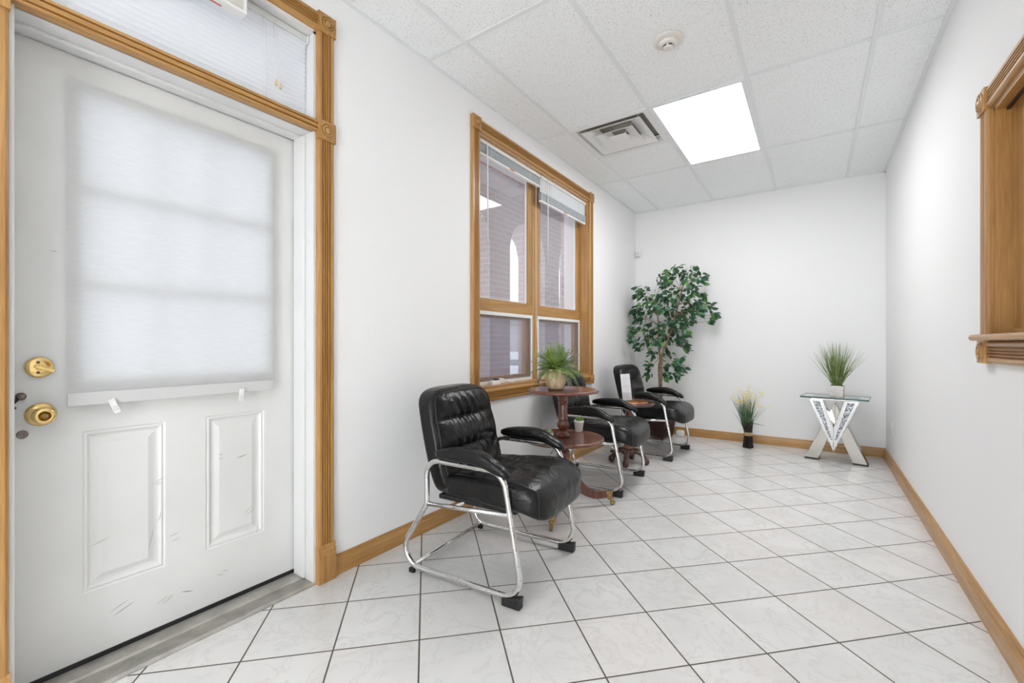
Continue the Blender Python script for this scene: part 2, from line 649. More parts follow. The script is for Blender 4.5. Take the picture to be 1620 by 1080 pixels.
M_FICUS = leafmat('ficus_leaf', [(0.012, 0.045, 0.022), (0.02, 0.085, 0.035), (0.045, 0.16, 0.06)], 14)
M_FICUS2 = leafmat('ficus_leaf_light', [(0.05, 0.15, 0.035), (0.12, 0.26, 0.05)], 14)
M_FERN = leafmat('fern_frond', [(0.12, 0.21, 0.03), (0.26, 0.38, 0.08), (0.40, 0.50, 0.17)], 16, 0.7)
M_FERN2 = leafmat('fern_frond_blue', [(0.12, 0.20, 0.10), (0.30, 0.40, 0.27)], 16, 0.7)
M_GRASS = leafmat('grass_blade', [(0.09, 0.15, 0.035), (0.20, 0.28, 0.08), (0.36, 0.40, 0.22)], 20, 0.6)
M_BGRASS = leafmat('bundle_blade', [(0.02, 0.07, 0.04), (0.07, 0.16, 0.07), (0.18, 0.26, 0.09)], 12, 0.6)
M_YELLOW = leafmat('yellow_petal', [(0.75, 0.56, 0.06), (0.85, 0.72, 0.20)], 30, 0.6)
M_TWIG = pmat('dark_twigs', (0.035, 0.020, 0.018), 0.7, vary=0.5, vscale=60)
M_RAFFIA = pmat('raffia_band', (0.42, 0.30, 0.17), 0.8, bump=0.4, bscale=200)
M_SUCC = leafmat('succulent_leaf', [(0.10, 0.22, 0.04), (0.25, 0.42, 0.10)], 40, 0.5)
M_SUCC2 = leafmat('succulent_pale_leaf', [(0.16, 0.30, 0.12), (0.42, 0.55, 0.36)], 40, 0.5)
M_WICKER = pmat('dark_wicker', (0.055, 0.022, 0.018), 0.5, vary=0.4, vscale=40)
M_MOSS = pmat('dried_moss', (0.36, 0.25, 0.14), 0.95, bump=1.0, bscale=70, vary=0.35, vscale=40)
M_SOIL = pmat('dark_soil', (0.02, 0.018, 0.012), 0.95, bump=1.0, bscale=70)


def pot_mat(name, c1, c2, scale, stretch):
    m, N, L, b = newmat(name)
    tc = N.new('ShaderNodeTexCoord')
    mp = N.new('ShaderNodeMapping')
    mp.inputs['Scale'].default_value = stretch
    L.new(tc.outputs['Object'], mp.inputs['Vector'])
    n = N.new('ShaderNodeTexNoise')
    n.inputs['Scale'].default_value = scale
    n.inputs['Detail'].default_value = 7
    L.new(mp.outputs[0], n.inputs['Vector'])
    r = N.new('ShaderNodeValToRGB')
    r.color_ramp.elements[0].position = 0.32
    r.color_ramp.elements[1].position = 0.62
    r.color_ramp.elements[0].color = (*c2, 1)
    r.color_ramp.elements[1].color = (*c1, 1)
    L.new(n.outputs[0], r.inputs[0])
    L.new(r.outputs[0], b.inputs['Base Color'])
    b.inputs['Roughness'].default_value = 0.75
    return m


M_POTW = pot_mat('whitewashed_wood_pot', (0.66, 0.54, 0.37), (0.40, 0.27, 0.13), 5, (6, 6, 2.2))
M_BOXPOT = pot_mat('whitewashed_planks', (0.80, 0.78, 0.75), (0.60, 0.56, 0.52), 6, (3, 3, 12))
M_OUTLET = pmat('outlet_white', (0.78, 0.78, 0.77), 0.4)

# ================================================================== geometry helpers


class MB:
    def __init__(s):
        s.v, s.f, s.sm = [], [], []

    def add(s, vs, fs, smooth=False, M=None):
        o = len(s.v)
        if M is not None:
            vs = [M @ Vector(p) for p in vs]
        s.v += [tuple(p) for p in vs]
        s.f += [tuple(i + o for i in f) for f in fs]
        s.sm += [smooth] * len(fs)
        return s

    def box(s, x0, y0, z0, x1, y1, z1, M=None):
        if x0 > x1: x0, x1 = x1, x0
        if y0 > y1: y0, y1 = y1, y0
        if z0 > z1: z0, z1 = z1, z0
        vs = [(x0, y0, z0), (x1, y0, z0), (x1, y1, z0), (x0, y1, z0), (x0, y0, z1), (x1, y0, z1), (x1, y1, z1), (x0, y1, z1)]
        return s.add(vs, [(0, 3, 2, 1), (4, 5, 6, 7), (0, 1, 5, 4), (1, 2, 6, 5), (2, 3, 7, 6), (3, 0, 4, 7)], False, M)

    def prism(s, pts, h0, h1, axis='z', M=None, smooth=False):
        """pts: 2-D outline; axis = the extrusion axis ('x': pts are (y,z); 'y': (x,z); 'z': (x,y))."""
        def P(p, h):
            return {'z': (p[0], p[1], h), 'x': (h, p[0], p[1]), 'y': (p[0], h, p[1])}[axis]
        n = len(pts)
        vs = [P(p, h0) for p in pts] + [P(p, h1) for p in pts]
        fs = [tuple(range(n)), tuple(range(2 * n - 1, n - 1, -1))]
        o = len(s.f)
        s.add(vs, fs + [(i, i + n, (i + 1) % n + n, (i + 1) % n) for i in range(n)], False, M)
        if smooth:
            for i in range(o + 2, len(s.f)):
                s.sm[i] = True
        return s

    def lathe(s, prof, n=32, M=None, smooth=True, cap=True):
        vs, fs = [], []
        for r, z in prof:
            for k in range(n):
                a = 2 * pi * k / n
                vs.append((r * cos(a), r * sin(a), z))
        for i in range(len(prof) - 1):
            for k in range(n):
                k2 = (k + 1) % n
                fs.append((i * n + k, i * n + k2, (i + 1) * n + k2, (i + 1) * n + k))
        if cap:
            fs.append(tuple(range(n - 1, -1, -1)))
            fs.append(tuple((len(prof) - 1) * n + k for k in range(n)))
        s.add(vs, fs, smooth, M)
        if cap:
            s.sm[-1] = s.sm[-2] = False
        return s

    def tube(s, pts, r, n=8, closed=False, smooth=True, M=None, cap=True):
        pts = [Vector(p) for p in pts]
        m = len(pts)
        rad = r if isinstance(r, (list, tuple)) else [r] * m
        up = None
        vs, fs = [], []
        for i, p in enumerate(pts):
            if closed:
                t = pts[(i + 1) % m] - pts[i - 1]
            else:
                t = pts[min(i + 1, m - 1)] - pts[max(i - 1, 0)]
            t = t.normalized() if t.length > 1e-9 else Vector((0, 0, 1))
            if up is None:
                a = Vector((0, 0, 1)) if abs(t.z) < 0.9 else Vector((1, 0, 0))
                up = (a - t * a.dot(t)).normalized()
            else:
                up = up - t * up.dot(t)
                up = up.normalized() if up.length > 1e-6 else t.orthogonal().normalized()
            sd = t.cross(up)
            for k in range(n):
                a = 2 * pi * k / n
                vs.append(p + (up * cos(a) + sd * sin(a)) * rad[i])
        segs = m if closed else m - 1
        for i in range(segs):
            j = (i + 1) % m
            for k in range(n):
                k2 = (k + 1) % n
                fs.append((i * n + k, j * n + k, j * n + k2, i * n + k2))
        if not closed and cap:
            fs.append(tuple(range(n)))
            fs.append(tuple((m - 1) * n + k for k in range(n - 1, -1, -1)))
        return s.add(vs, fs, smooth, M)

    def build(s, name, mat, parent=None, bevel=0.0, bseg=2, fix=True, loc=None, sharp=None):
        me = bpy.data.meshes.new(name)
        me.from_pydata(s.v, [], s.f)
        me.polygons.foreach_set('use_smooth', s.sm)
        if fix:
            bm = bmesh.new()
            bm.from_mesh(me)
            bmesh.ops.recalc_face_normals(bm, faces=bm.faces)
            bm.to_mesh(me)
            bm.free()
        me.materials.append(mat)
        o = bpy.data.objects.new(name, me)
        COL.objects.link(o)
        if parent: o.parent = parent
        if loc: o.location = loc
        if bevel:
            b = o.modifiers.new('bevel', 'BEVEL')
            b.width = bevel
            b.segments = bseg
            b.limit_method = 'ANGLE'
            b.angle_limit = radians(50)
            b.harden_normals = False
        return o


def T(x=0, y=0, z=0): return Matrix.Translation((x, y, z))
def Rz(a): return Matrix.Rotation(a, 4, 'Z')
def Rx(a): return Matrix.Rotation(a, 4, 'X')
def Ry(a): return Matrix.Rotation(a, 4, 'Y')


def fillet(pts, rads, closed=False, seg=7):
    """polyline with rounded corners; pts are Vectors, rads one radius per point."""
    out = []
    n = len(pts)
    P = [Vector(p) for p in pts]
    for i in range(n):
        r = rads[i]
        if (not closed and i in (0, n - 1)) or r <= 0:
            out.append(P[i])
            continue
        a, b, c = P[i - 1], P[i], P[(i + 1) % n]
        u, w = (a - b).normalized(), (c - b).normalized()
        ang = u.angle(w)
        d = min(r / math.tan(ang / 2), 0.48 * (a - b).length, 0.48 * (c - b).length)
        rr = d * math.tan(ang / 2)
        bis = (u + w).normalized()
        cen = b + bis * (rr / sin(ang / 2))
        s0, s1 = b + u * d - cen, b + w * d - cen
        e0, e1, om = s0.normalized(), s1.normalized(), s0.angle(s1)
        for k in range(seg + 1):
            t = k / seg
            out.append(cen + (e0 * sin((1 - t) * om) + e1 * sin(t * om)) / sin(om) * rr)
    return out


def smooth_path(pts, n=8):
    """Catmull-Rom through pts."""
    P = [Vector(p) for p in pts]
    P = [P[0] * 2 - P[1]] + P + [P[-1] * 2 - P[-2]]
    out = []
    for i in range(1, len(P) - 2):
        for k in range(n):
            t = k / n
            a, b, c, d = P[i - 1], P[i], P[i + 1], P[i + 2]
            out.append(0.5 * ((2 * b) + (c - a) * t + (2 * a - 5 * b + 4 * c - d) * t * t + (3 * b - a - 3 * c + d) * t ** 3))
    out.append(P[-2])
    return out


def cushion(mb, nx, ny, nz, p, fn):
    """rounded box from [-1,1]^3 (Lp ball of exponent p), mapped by fn(x,y,z)->(X,Y,Z)."""
    idx, vs, fs = {}, [], []

    def V(i, j, k):
        key = (i, j, k)
        if key not in idx:
            a = Vector((2 * i / nx - 1, 2 * j / ny - 1, 2 * k / nz - 1))
            lp = (abs(a.x) ** p + abs(a.y) ** p + abs(a.z) ** p) ** (1 / p)
            a = a / lp
            idx[key] = len(vs)
            vs.append(fn(a.x, a.y, a.z))
        return idx[key]
    for i in range(nx):
        for j in range(ny):
            for k in (0, nz):
                fs.append((V(i, j, k), V(i + 1, j, k), V(i + 1, j + 1, k), V(i, j + 1, k)))
    for i in range(nx):
        for k in range(nz):
            for j in (0, ny):
                fs.append((V(i, j, k), V(i + 1, j, k), V(i + 1, j, k + 1), V(i, j, k + 1)))
    for j in range(ny):
        for k in range(nz):
            for i in (0, nx):
                fs.append((V(i, j, k), V(i, j + 1, k), V(i, j + 1, k + 1), V(i, j, k + 1)))
    mb.add(vs, fs, True)
    return mb


def empty(name, loc=(0, 0, 0), rz=0.0):
    o = bpy.data.objects.new(name, None)
    COL.objects.link(o)
    o.location = loc
    o.rotation_euler = (0, 0, rz)
    o.empty_display_size = 0.05
    return o


def tag(o, label=None, cat=None, group=None, kind=None):
    if label: o['label'] = label
    if cat: o['category'] = cat
    if group: o['group'] = group
    if kind: o['kind'] = kind
    return o


def copy_tree(o, parent=None):
    c = o.copy()
    COL.objects.link(c)
    c.parent = parent
    for ch in list(o.children):
        copy_tree(ch, c)
    return c


def fluted(mb, a0, a1, w0, w1, face, depth, run='z', side=1):
    """Fluted casing board on a wall x = face. Runs a0..a1 along `run`; its width w0..w1 along the other axis.
    side=+1 the board stands towards +x."""
    w = w1 - w0
    prof = [(w0, 0), (w0, depth * 0.55), (w0 + w * 0.03, depth * 0.8)]
    e = 0.22
    prof += [(w0 + w * 0.10, depth), (w0 + w * e, depth)]
    nf = 4
    fw = w * (1 - 2 * e) / nf
    for i in range(nf):
        s = w0 + w * e + i * fw
        for t, h in ((0.10, 1.0), (0.26, 0.62), (0.5, 0.48), (0.74, 0.62), (0.90, 1.0)):
            prof.append((s + fw * t, depth * h))
    prof += [(w1 - w * e, depth), (w1 - w * 0.10, depth), (w1 - w * 0.03, depth * 0.8), (w1, depth * 0.55), (w1, 0)]
    n = len(prof)
    vs = []
    for a in (a0, a1):
        for q, h in prof:
            vs.append((face + side * h, q, a) if run == 'z' else (face + side * h, a, q))
    fs = [tuple(range(n)), tuple(range(2 * n - 1, n - 1, -1))] + [(i, i + n, (i + 1) % n + n, (i + 1) % n) for i in range(n)]
    return mb.add(vs, fs)


RING = []


def stain_rings(block):
    M, h = RING.pop()
    g = MB()
    for a, b in ((.70, .85), (.44, .60), (.16, .32)):
        z = .0012 if a < .7 else .0008
        g.lathe([(h * (a - .015), z), (h * (a + .0), z + .0001), (h * b * .86 + h * a * .14, z + .0001)], 28, M, True, cap=False)
    o = g.build('turned_groove', M_STAIN, block)
    return block


def rosette(mb, yc, zc, size, face, depth, side=1):
    """square corner block with turned rings on wall x = face"""
    h = size / 2
    mb.box(face, yc - h, zc - h, face + side * depth, yc + h, zc + h)
    prof = [(0.86, 0.0), (0.85, 0.0), (0.83, 0.0045), (0.74, 0.006), (0.70, 0.005), (0.685, 0.0002), (0.60, 0.0002), (0.585, 0.0065), (0.50, 0.0085), (0.44, 0.006), (0.425, 0.0004), (0.33, 0.0004), (0.315, 0.006), (0.18, 0.009), (0.0001, 0.010)]
    M = T(face + side * depth, yc, zc) @ Ry(side * pi / 2)
    # dark groove ring is a real recess: a turned dish standing in a shallow collar
    mb.lathe([(h * r, z) for r, z in prof], 28, M, True, cap=False)
    RING.append((M, h))
    return mb


# ================================================================== the room shell
XL, XR, YF, H, YB = -1.85, 0.56, 5.47, 2.72, -3.4
XLO = -2.12
# floor
fl = MB().box(XLO + 0.12, YB - .1, -0.08, XR + 0.12, YF + .1, 0)
tag(fl.build('floor', M_FLOOR), 'white marbled ceramic tile floor laid diagonally with dark grout', kind='structure')

# left wall with door and window openings
DY0, DY1 = 0.213, 1.135          # door opening
DZ1 = 2.49                       # top of transom opening
WY0, WY1, WZ0, WZ1 = 2.305, 4.05, 0.775, 2.50
wl = MB()
wl.box(XLO, YB, 0, XL, DY0, H + .1)
wl.box(XLO, DY0, DZ1, XL, DY1, H + .1)
wl.box(XLO, DY1, 0, XL, WY0, H + .1)
wl.box(XLO, WY0, 0, XL, WY1, WZ0)
wl.box(XLO, WY0, WZ1, XL, WY1, H + .1)
wl.box(XLO, WY1, 0, XL, YF + .15, H + .1)
tag(wl.build('wall_left', M_WALL), 'white painted wall with entrance door and oak framed window', kind='structure')
tag(MB().box(XL, YF, 0, XR, YF + .15, H + .1).build('wall_far', M_WALL), 'white far wall behind the potted tree and glass table', kind='structure')
tag(MB().box(XL, YB - .15, 0, XR, YB, H + .1).build('wall_back', M_WALL), kind='structure')
# right wall with the reception window opening
RY0, RY1, RZ0, RZ1 = 1.25, 2.418, 1.12, 1.978
wr = MB()
wr.box(XR, YB, 0, XR + .14, RY0, H + .1)
wr.box(XR, RY0, 0, XR + .14, RY1, RZ0)
wr.box(XR, RY0, RZ1, XR + .14, RY1, H + .1)
wr.box(XR, RY1, 0, XR + .14, YF + .15, H + .1)
tag(wr.build('wall_right', M_WALL), 'white painted right wall with oak reception window', kind='structure')

# ceiling: lay-in tiles above a tee grid
GX = [-1.561 + 0.6096 * k for k in range(4)]
GY = [1.826 + 1.2192 * k for k in range(-5, 3)]
xs = [XL] + GX + [XR]
ys = [YB] + [g for g in GY if g > YB] + [YF]
tiles = MB()
LIGHTS = []
VENT = (-1.555, 3.05, -0.958, 3.65)
for i in range(len(xs) - 1):
    for j in range(len(ys) - 1):
        x0, x1, y0, y1 = xs[i], xs[i + 1], ys[j], ys[j + 1]
        if i == 2 and abs(y0 - 3.045) < .02:
            LIGHTS.append((x0, y0, x1, y1, 0))
            continue
        if i in (2, 3) and abs(y0 - (3.045 - 4 * 1.2192)) < .02:
            LIGHTS.append((x0, y0, x1, y1, 1))  # added troffers out of view, they light the room from behind
            continue
        if i == 1 and abs(y0 - 3.045) < .02:
            tiles.box(x0 + .008, 3.66, H + 0.004, x1 - .008, y1 - .008, H + .018)
            continue
        tiles.box(x0 + .006, y0 + .006, H + 0.004, x1 - .006, y1 - .006, H + .018)
ceil = tiles.build('ceiling', M_CEIL)
tag(ceil, 'white speckled acoustic tile ceiling', kind='structure')
tees = MB()
tw = 0.012
for x in GX:
    tees.box(x - tw, YB, H - .002, x + tw, YF, H + .003)
    tees.box(x - .002, YB, H + .003, x + .002, YF, H + .03)
for y in GY:
    if y > YB:
        tees.box(XL, y - tw, H - .001, XR, y + tw, H + .0025)
tees.box(GX[0], 3.655 - tw + .006, H - .001, GX[1], 3.655 + tw, H + .0025)
tees.build('tee_grid', M_TEE, ceil)
ang = MB()
ang.box(XL, YB, H - .003, XL + .022, YF, H + .004)
ang.box(XR - .022, YB, H - .003, XR, YF, H + .004)
ang.box(XL, YF - .02, H - .003, XR, YF, H + .004)
ang.box(XL, YB, H - .003, XR, YB + .02, H + .004)
ang.build('wall_angle', M_TEE, ceil)
MB().box(XL - .1, YB - .1, H + .1, XR + .1, YF + .1, H + .14).build('deck', M_DARK, ceil)

# baseboards
BP = [(0, 0), (0.015, 0), (0.015, 0.058), (0.0135, 0.068), (0.010, 0.075), (0.0095, 0.084), (0.006, 0.091), (0, 0.092)]


def baseboard(name, label, a, b, side):
    mb = MB()
    if side == 'left':
        mb.prism([(XL + p[0], p[1]) for p in BP], a, b, 'y')
        m = OY
    elif side == 'right':
        mb.prism([(XR - p[0] * 1.5, p[1]) for p in BP], a, b, 'y')
        m = OY
    elif side == 'far':
        mb.prism([(YF - p[0], p[1]) for p in BP], a, b, 'x')
        m = OX
    else:
        mb.prism([(YB + p[0], p[1]) for p in BP], a, b, 'x')
        m = OX
    tag(mb.build(name, m), label, kind='structure')


baseboard('baseboard_left', 'oak baseboard along the left wall under the window', 1.212, YF, 'left')
baseboard('baseboard_left_rear', None, YB, 0.135, 'left')
baseboard('baseboard_far', 'oak baseboard along the far wall', XL, XR, 'far')
baseboard('baseboard_right', 'oak baseboard along the right wall', YB, YF, 'right')
baseboard('baseboard_back', None, XL, XR, 'back')

# ------------------------------------------------------------------ door casing (trim_1)
t1 = tag(empty('trim_1', (XL, 0, 0)), 'fluted oak casing around entrance door and transom', kind='structure')
CW = 0.083
for (a, b) in ((DY0 - CW, DY0), (DY1, DY1 + CW)):
    yc = (a + b) / 2
    fluted(MB(), 0.168, 2.008, a, b, 0, .020).build('side_casing', OZ, t1)
    fluted(MB(), 2.094, 2.493, a, b, 0, .020).build('side_casing', OZ, t1)
    stain_rings(rosette(MB(), yc, 2.051, 0.087, 0, .027).build('rosette_block', OZ, t1, .0015))
    stain_rings(rosette(MB(), yc, 2.537, 0.087, 0, .027).build('rosette_block', OZ, t1, .0015))
    pl = MB()
    pl.prism([(0, 0), (.030, 0), (.030, .120), (.026, .128), (.027, .142), (.022, .15), (.023, .162), (.018, .170), (0, .170)], a - .002, b + .002, 'y')
    pl.build('plinth_block', OZ, t1, .001)
fluted(MB(), DY0, DY1, 2.495, 2.578, 0, .020, 'y').build('head_casing', OY, t1)
# transom bar
tb = MB()
tb.prism([(-.02, 2.040), (.016, 2.040), (.020, 2.043), (.020, 2.049), (.010, 2.0505), (.010, 2.054), (.021, 2.0555), (.023, 2.062), (.021, 2.069), (.010, 2.0705), (.010, 2.0745), (.020, 2.076), (.020, 2.084), (.016, 2.088), (-.02, 2.088)], DY0, DY1, 'y')
tb.build('transom_bar', OY, t1)

# ------------------------------------------------------------------ white door frame (trim_2)
t2 = tag(empty('trim_2', (0, 0, 0)), 'white painted door frame with stops and transom frame', kind='structure')
jb = MB()
XD = -2.0     # inside face of the door
for y0, y1, s in ((DY0, DY0 + .012, 1), (DY1 - .012, DY1, -1)):
    jb.box(XLO, y0, 0, XL, y1, 2.04)
    if s == 1:
        jb.box(XD - .05 - .03, y1, 0, XD - .048, y1 + .012, 2.04)
    else:
        jb.box(XD - .05 - .03, y0 - .012, 0, XD - .048, y0, 2.04)
jb.build('side_jamb', M_WHITE, t2, .0015)
# weatherstrip mouldings standing on the jamb towards the room
ws = MB()
ws.box(XD + .012, DY1 - .026, .018, XD + .092, DY1 - .012, 2.03)
ws.box(XD + .012, DY0 + .012, .018, XD + .092, DY0 + .018, 2.03)
ws.build('stop_moulding', M_WHITE, t2, .003)
hj = MB()
hj.box(XLO, DY0, 2.040, XL - .015, DY1, 2.092)
hj.build('head_jamb', M_WHITE, t2, .0015)
hs = MB().box(XD + .012, DY0 + .012, 2.028, XD + .06, DY1 - .012, 2.040)
hs.build('head_stop', M_WHITE, t2, .002)
tj = MB()
tj.box(XLO, DY0, 2.092, XL, DY0 + .012, 2.49)
tj.box(XLO, DY1 - .012, 2.092, XL, DY1, 2.49)
tj.box(XLO, DY0, 2.478, XL, DY1, 2.49)
tj.build('transom_jamb', M_WHITE, t2)

# transom window
w1 = tag(empty('window_1', (-2.03, (DY0 + DY1) / 2, 2.092)), 'glazed transom window above the entrance door', kind='structure')
fr = MB()
hy = (DY1 - DY0) / 2 - .012
for a in (-hy, hy - .03): fr.box(-.02, a, 0, .02, a + .03, .386)
fr.box(-.02, -hy, 0, .02, hy, .03)
fr.box(-.02, -hy, .356, .02, hy, .386)
fr.build('frame', M_WHITE, w1)
MB().box(-.003, -hy + .03, .03, .003, hy - .03, .356).build('glass', M_GLASS, w1)

# threshold
t3 = tag(empty('trim_3', (XL, (DY0 + DY1) / 2, 0)), 'worn ribbed aluminium threshold under the entrance door', kind='structure')
th = MB()
prof = [(0.006, 0), (0.006, .004), (0, .010)]
for k in range(12):
    x = -.004 - k * .0062
    prof += [(x, .0115), (x - .003, .0115), (x - .0035, .0098), (x - .0058, .0098)]
prof += [(-.085, .016), (-.20, .020), (-.27, .010), (-.27, 0)]
th.prism(prof, -hy - .012, hy + .012, 'y')
th.build('sill_plate', M_ALU, t3)

# ------------------------------------------------------------------ the entrance door
d1 = tag(empty('door_1', (XD, (0.243 + 1.133) / 2, 0)), 'scuffed white entrance door with covered half glass and two raised panels', kind='structure')
y0d = 0.229 - 0.688
y1d = 1.121 - 0.688
LY0, LY1, LZ0, LZ1 = .386 - .688, .985 - .688, .967, 1.906
P1 = (.394 - .688, .622 - .688, .250, .793)
P2 = (.754 - .688, .982 - .688, .256, .794)
slab = MB()
DB = 0.034
TH = 0.044
ytop = 2.030


def slab_face(mb, x):
    """door skin as a grid of cells leaving out the lite and the panels"""
    ysx = sorted({y0d, P1[0], P1[1], P2[0], P2[1], LY0, LY1, y1d})
    zsx = sorted({DB, P1[2], P1[3], P2[2], P2[3], LZ0, LZ1, ytop})
    for i in range(len(ysx) - 1):
        for j in range(len(zsx) - 1):
            yc, zc = (ysx[i] + ysx[i + 1]) / 2, (zsx[j] + zsx[j + 1]) / 2
            if LY0 < yc < LY1 and LZ0 < zc < LZ1: continue
            if any(p[0] < yc < p[1] and p[2] < zc < p[3] for p in (P1, P2)): continue
            mb.box(-TH, ysx[i], zsx[j], x, ysx[i + 1], zsx[j + 1])


slab_face(slab, 0)
for p in (P1, P2):
    a, b, c, d = p
    rings = [(0, 0), (.006, -.004), (.012, -.001), (.020, -.009), (.026, -.010), (.034, -.009), (.050, -.003), (.052, -.0025)]
    vs, fs = [], []
    for o, x in rings:
        vs += [(x, a + o, c + o), (x, b - o, c + o), (x, b - o, d - o), (x, a + o, d - o)]
    for i in range(len(rings) - 1):
        for k in range(4):
            k2 = (k + 1) % 4
            fs.append((i * 4 + k, i * 4 + k2, i * 4 + 4 + k2, i * 4 + 4 + k))
    n = (len(rings) - 1) * 4
    fs.append((n, n + 1, n + 2, n + 3))
    slab.add(vs, fs)
    slab.box(-TH, a, c, -.012, b, d)
slab.build('slab', M_DOOR, d1)
# lite: frame, 3 x 3 grilles, glass
lf = MB()
for (a, b, c, d) in ((LY0 - .028, LY0 + .004, LZ0 - .028, LZ1 + .028), (LY1 - .004, LY1 + .028, LZ0 - .028, LZ1 + .028)):
    lf.box(-.004, a, c, .010, b, d)
lf.box(-.004, LY0, LZ0 - .028, .010, LY1, LZ0 + .004)
lf.box(-.004, LY0, LZ1 - .004, .010, LY1, LZ1 + .028)
lfo = lf.build('lite_frame', M_WHITE, d1, .004)
gr = MB()
for k in (1, 2):
    z = LZ0 + (LZ1 - LZ0) * k / 3
    gr.box(-.012, LY0, z - .013, .004, LY1, z + .013)
gr.build('grille_bar', M_WHITE, lfo)
gr = MB()
for k in (1, 2):
    y = LY0 + (LY1 - LY0) * k / 3 + (.012 if k == 1 else -.018)
    gr.box(-.020, y - .006, LZ0, -.014, y + .006, LZ1)
gr.build('grille_bar', M_WHITE, lfo)
MB().box(-.026, LY0, LZ0, -.021, LY1, LZ1).build('glass', glass_mat('door_glass', (0.93, 0.94, 0.95)), lfo)
# sweep
MB().box(-.030, y0d, .014, .004, y1d, DB).build('door_sweep', M_BLACK, d1)
# hinges
for z in (.28, 1.02, 1.615):
    hg = MB()
    hg.tube([(.007, y1d + .004, z - .05), (.007, y1d + .004, z + .05)], .0045, 10)
    hg.box(-.001, y1d - .002, z - .05, .002, y1d + .006, z + .05)
    hg.build('hinge', M_STEEL if z > 1.1 else M_WHITE, d1)
# brass knob
kM = T(0, .298 - .688, .862) @ Ry(pi / 2)
kb = MB()
kb.lathe([(.036, 0), (.0365, .004), (.034, .009), (.028, .012), (.020, .014), (.015, .020), (.0145, .028), (.017, .034), (.024, .038),
          (.0275, .046), (.0270, .056), (.023, .063), (.016, .066), (.0125, .0625), (.0125, .058), (.0005, .058)], 36, kM, True, False)
ko = kb.build('door_knob', M_BRASS, d1)
ko['label'] = 'polished brass door knob'
kt = MB()
kt.lathe([(.0085, .055), (.0085, .063), (.007, .065), (.0005, .065)], 20, kM, True, False)
kt.box(-.0075, -.0018, .063, .0075, .0018, .070, kM)
kt.build('lock_button', M_BRASSD, ko)
# deadbolt
dM = T(0, .295 - .688, 1.01) @ Ry(pi / 2)
db = MB()
db.lathe([(.0325, 0), (.033, .005), (.031, .009), (.026, .012), (.012, .013), (.0005, .013)], 36, dM, True, False)
do = db.build('deadbolt', M_BRASS, d1)
do['label'] = 'round brass deadbolt above the knob'
tt = MB()
tM = dM @ Rz(radians(-24))
tt.lathe([(.010, .012), (.009, .018), (.0005, .018)], 20, tM, True, False)
tt.prism([(-.006, .014), (.006, .014), (.005, .030), (-.005, .030)], -.014, .033, 'y', tM)
tt.build('thumb_turn', M_BRASS, do, .0015)
sc_ = MB()
for a in (-.016, .016):
    sc_.lathe([(.0045, .011), (.004, .0155), (.0005, .016)], 12, dM @ T(a, -.004, 0), True, False)
sc_.build('screw', M_STEEL, do)
# chain lock remains
cl = MB()
cM = T(0, .256 - .688, .922) @ Ry(pi / 2)
cl.lathe([(.012, 0), (.012, .003), (.007, .006), (.006, .012), (.009, .014), (.009, .018), (.0005, .019)], 20, cM, True, False)
co = cl.build('chain_stud', M_STEEL, d1)
MB().tube([(.010, y0d + .022, .918), (.012, y0d + .010, .905), (.006, y0d + .006, .895), (.010, y0d + .014, .886)], .005, 8).build('chain_hook', M_BLACK, d1)
hl = MB().lathe([(.013, 0), (.013, .002), (.008, .004), (.006, .001), (.0005, .0)], 20, T(0, .259 - .688, .805) @ Ry(pi / 2), True, False)
hl.build('cover_screw', M_STEEL, d1)
MB().box(0, y0d + .001, 1.43, .012, y0d + .007, 1.52).build('strike_edge', M_BLACK, d1)
# thin scuff scratches on the lower door skin
rnd = random.Random(5)
sk = MB()
for (y, z, dy, dz, n) in ((.575, .36, .008, .04, 1), (.592, .435, .006, .02, 1), (.605, .57, .014, .004, 3), (.655, .35, .018, .004, 2),
                          (.50, .16, .03, .012, 3), (.62, .12, .02, .01, 3), (.43, .40, .03, .008, 1), (.70, .13, .02, -.006, 2),
                          (.90, .60, .022, .003, 2), (.93, .36, .02, .012, 2), (.95, .26, .004, .03, 1), (.82, .15, .015, -.004, 2), (.80, .62, .01, .0, 2), (.33, 1.38, .01, 0, 1)):
    for k in range(n):
        a = y - .688 + rnd.uniform(-.012, .012)
        b = z + rnd.uniform(-.012, .012)
        xx = .0005 if not (P1[0] < a < P1[1] and P1[2] < b < P1[3]) and not (P2[0] < a < P2[1] and P2[2] < b < P2[3]) else -.002
        pts = smooth_path([(xx, a - dy, b - dz), (xx, a + rnd.uniform(-.003, .003), b), (xx, a + dy * .8, b + dz * .9)], 4)
        sk.tube(pts, [.0002 + .0007 * sin(pi * i / (len(pts) - 1)) for i in range(len(pts))], 4)
sk.build('scuff_mark', pmat('scuff_grey', (0.36, 0.34, 0.32), 0.8), d1)

# ------------------------------------------------------------------ fabric shade hung on the door
sh = tag(empty('window_shade', (XD + .018, .678, 1.94)), 'white translucent fabric shade hanging over the glass of the entrance door', 'window shade')
SY0, SY1 = .350 - .678, 1.005 - .678
mb = MB()
NZ = 60
vs, fs = [], []
for j in range(NZ + 1):
    z = -1.058 * j / NZ
    for i in range(13):
        y = SY0 + (SY1 - SY0) * i / 12
        x = .012 + .0016 * sin(y * 9 + 1) * (j / NZ) + .0012 * sin(j * .9) + .004 * (j / NZ) * (1 - i / 12)
        vs.append((x, y, z + .006 * (i / 12 - .5) * (j / NZ)))
for j in range(NZ):
    for i in range(12):
        fs.append((j * 13 + i, j * 13 + i + 1, (j + 1) * 13 + i + 1, (j + 1) * 13 + i))
mb.add(vs, fs, True)
mb.build('fabric', M_SHADE, sh, fix=False)
MB().box(-.006, SY0 + .002, -.022, .008, SY1 - .002, -.001).build('head_rail', M_WPLAST, sh, .002)
hm = MB()
vs2 = []
for zz in (-1.020, -1.062):
    pass
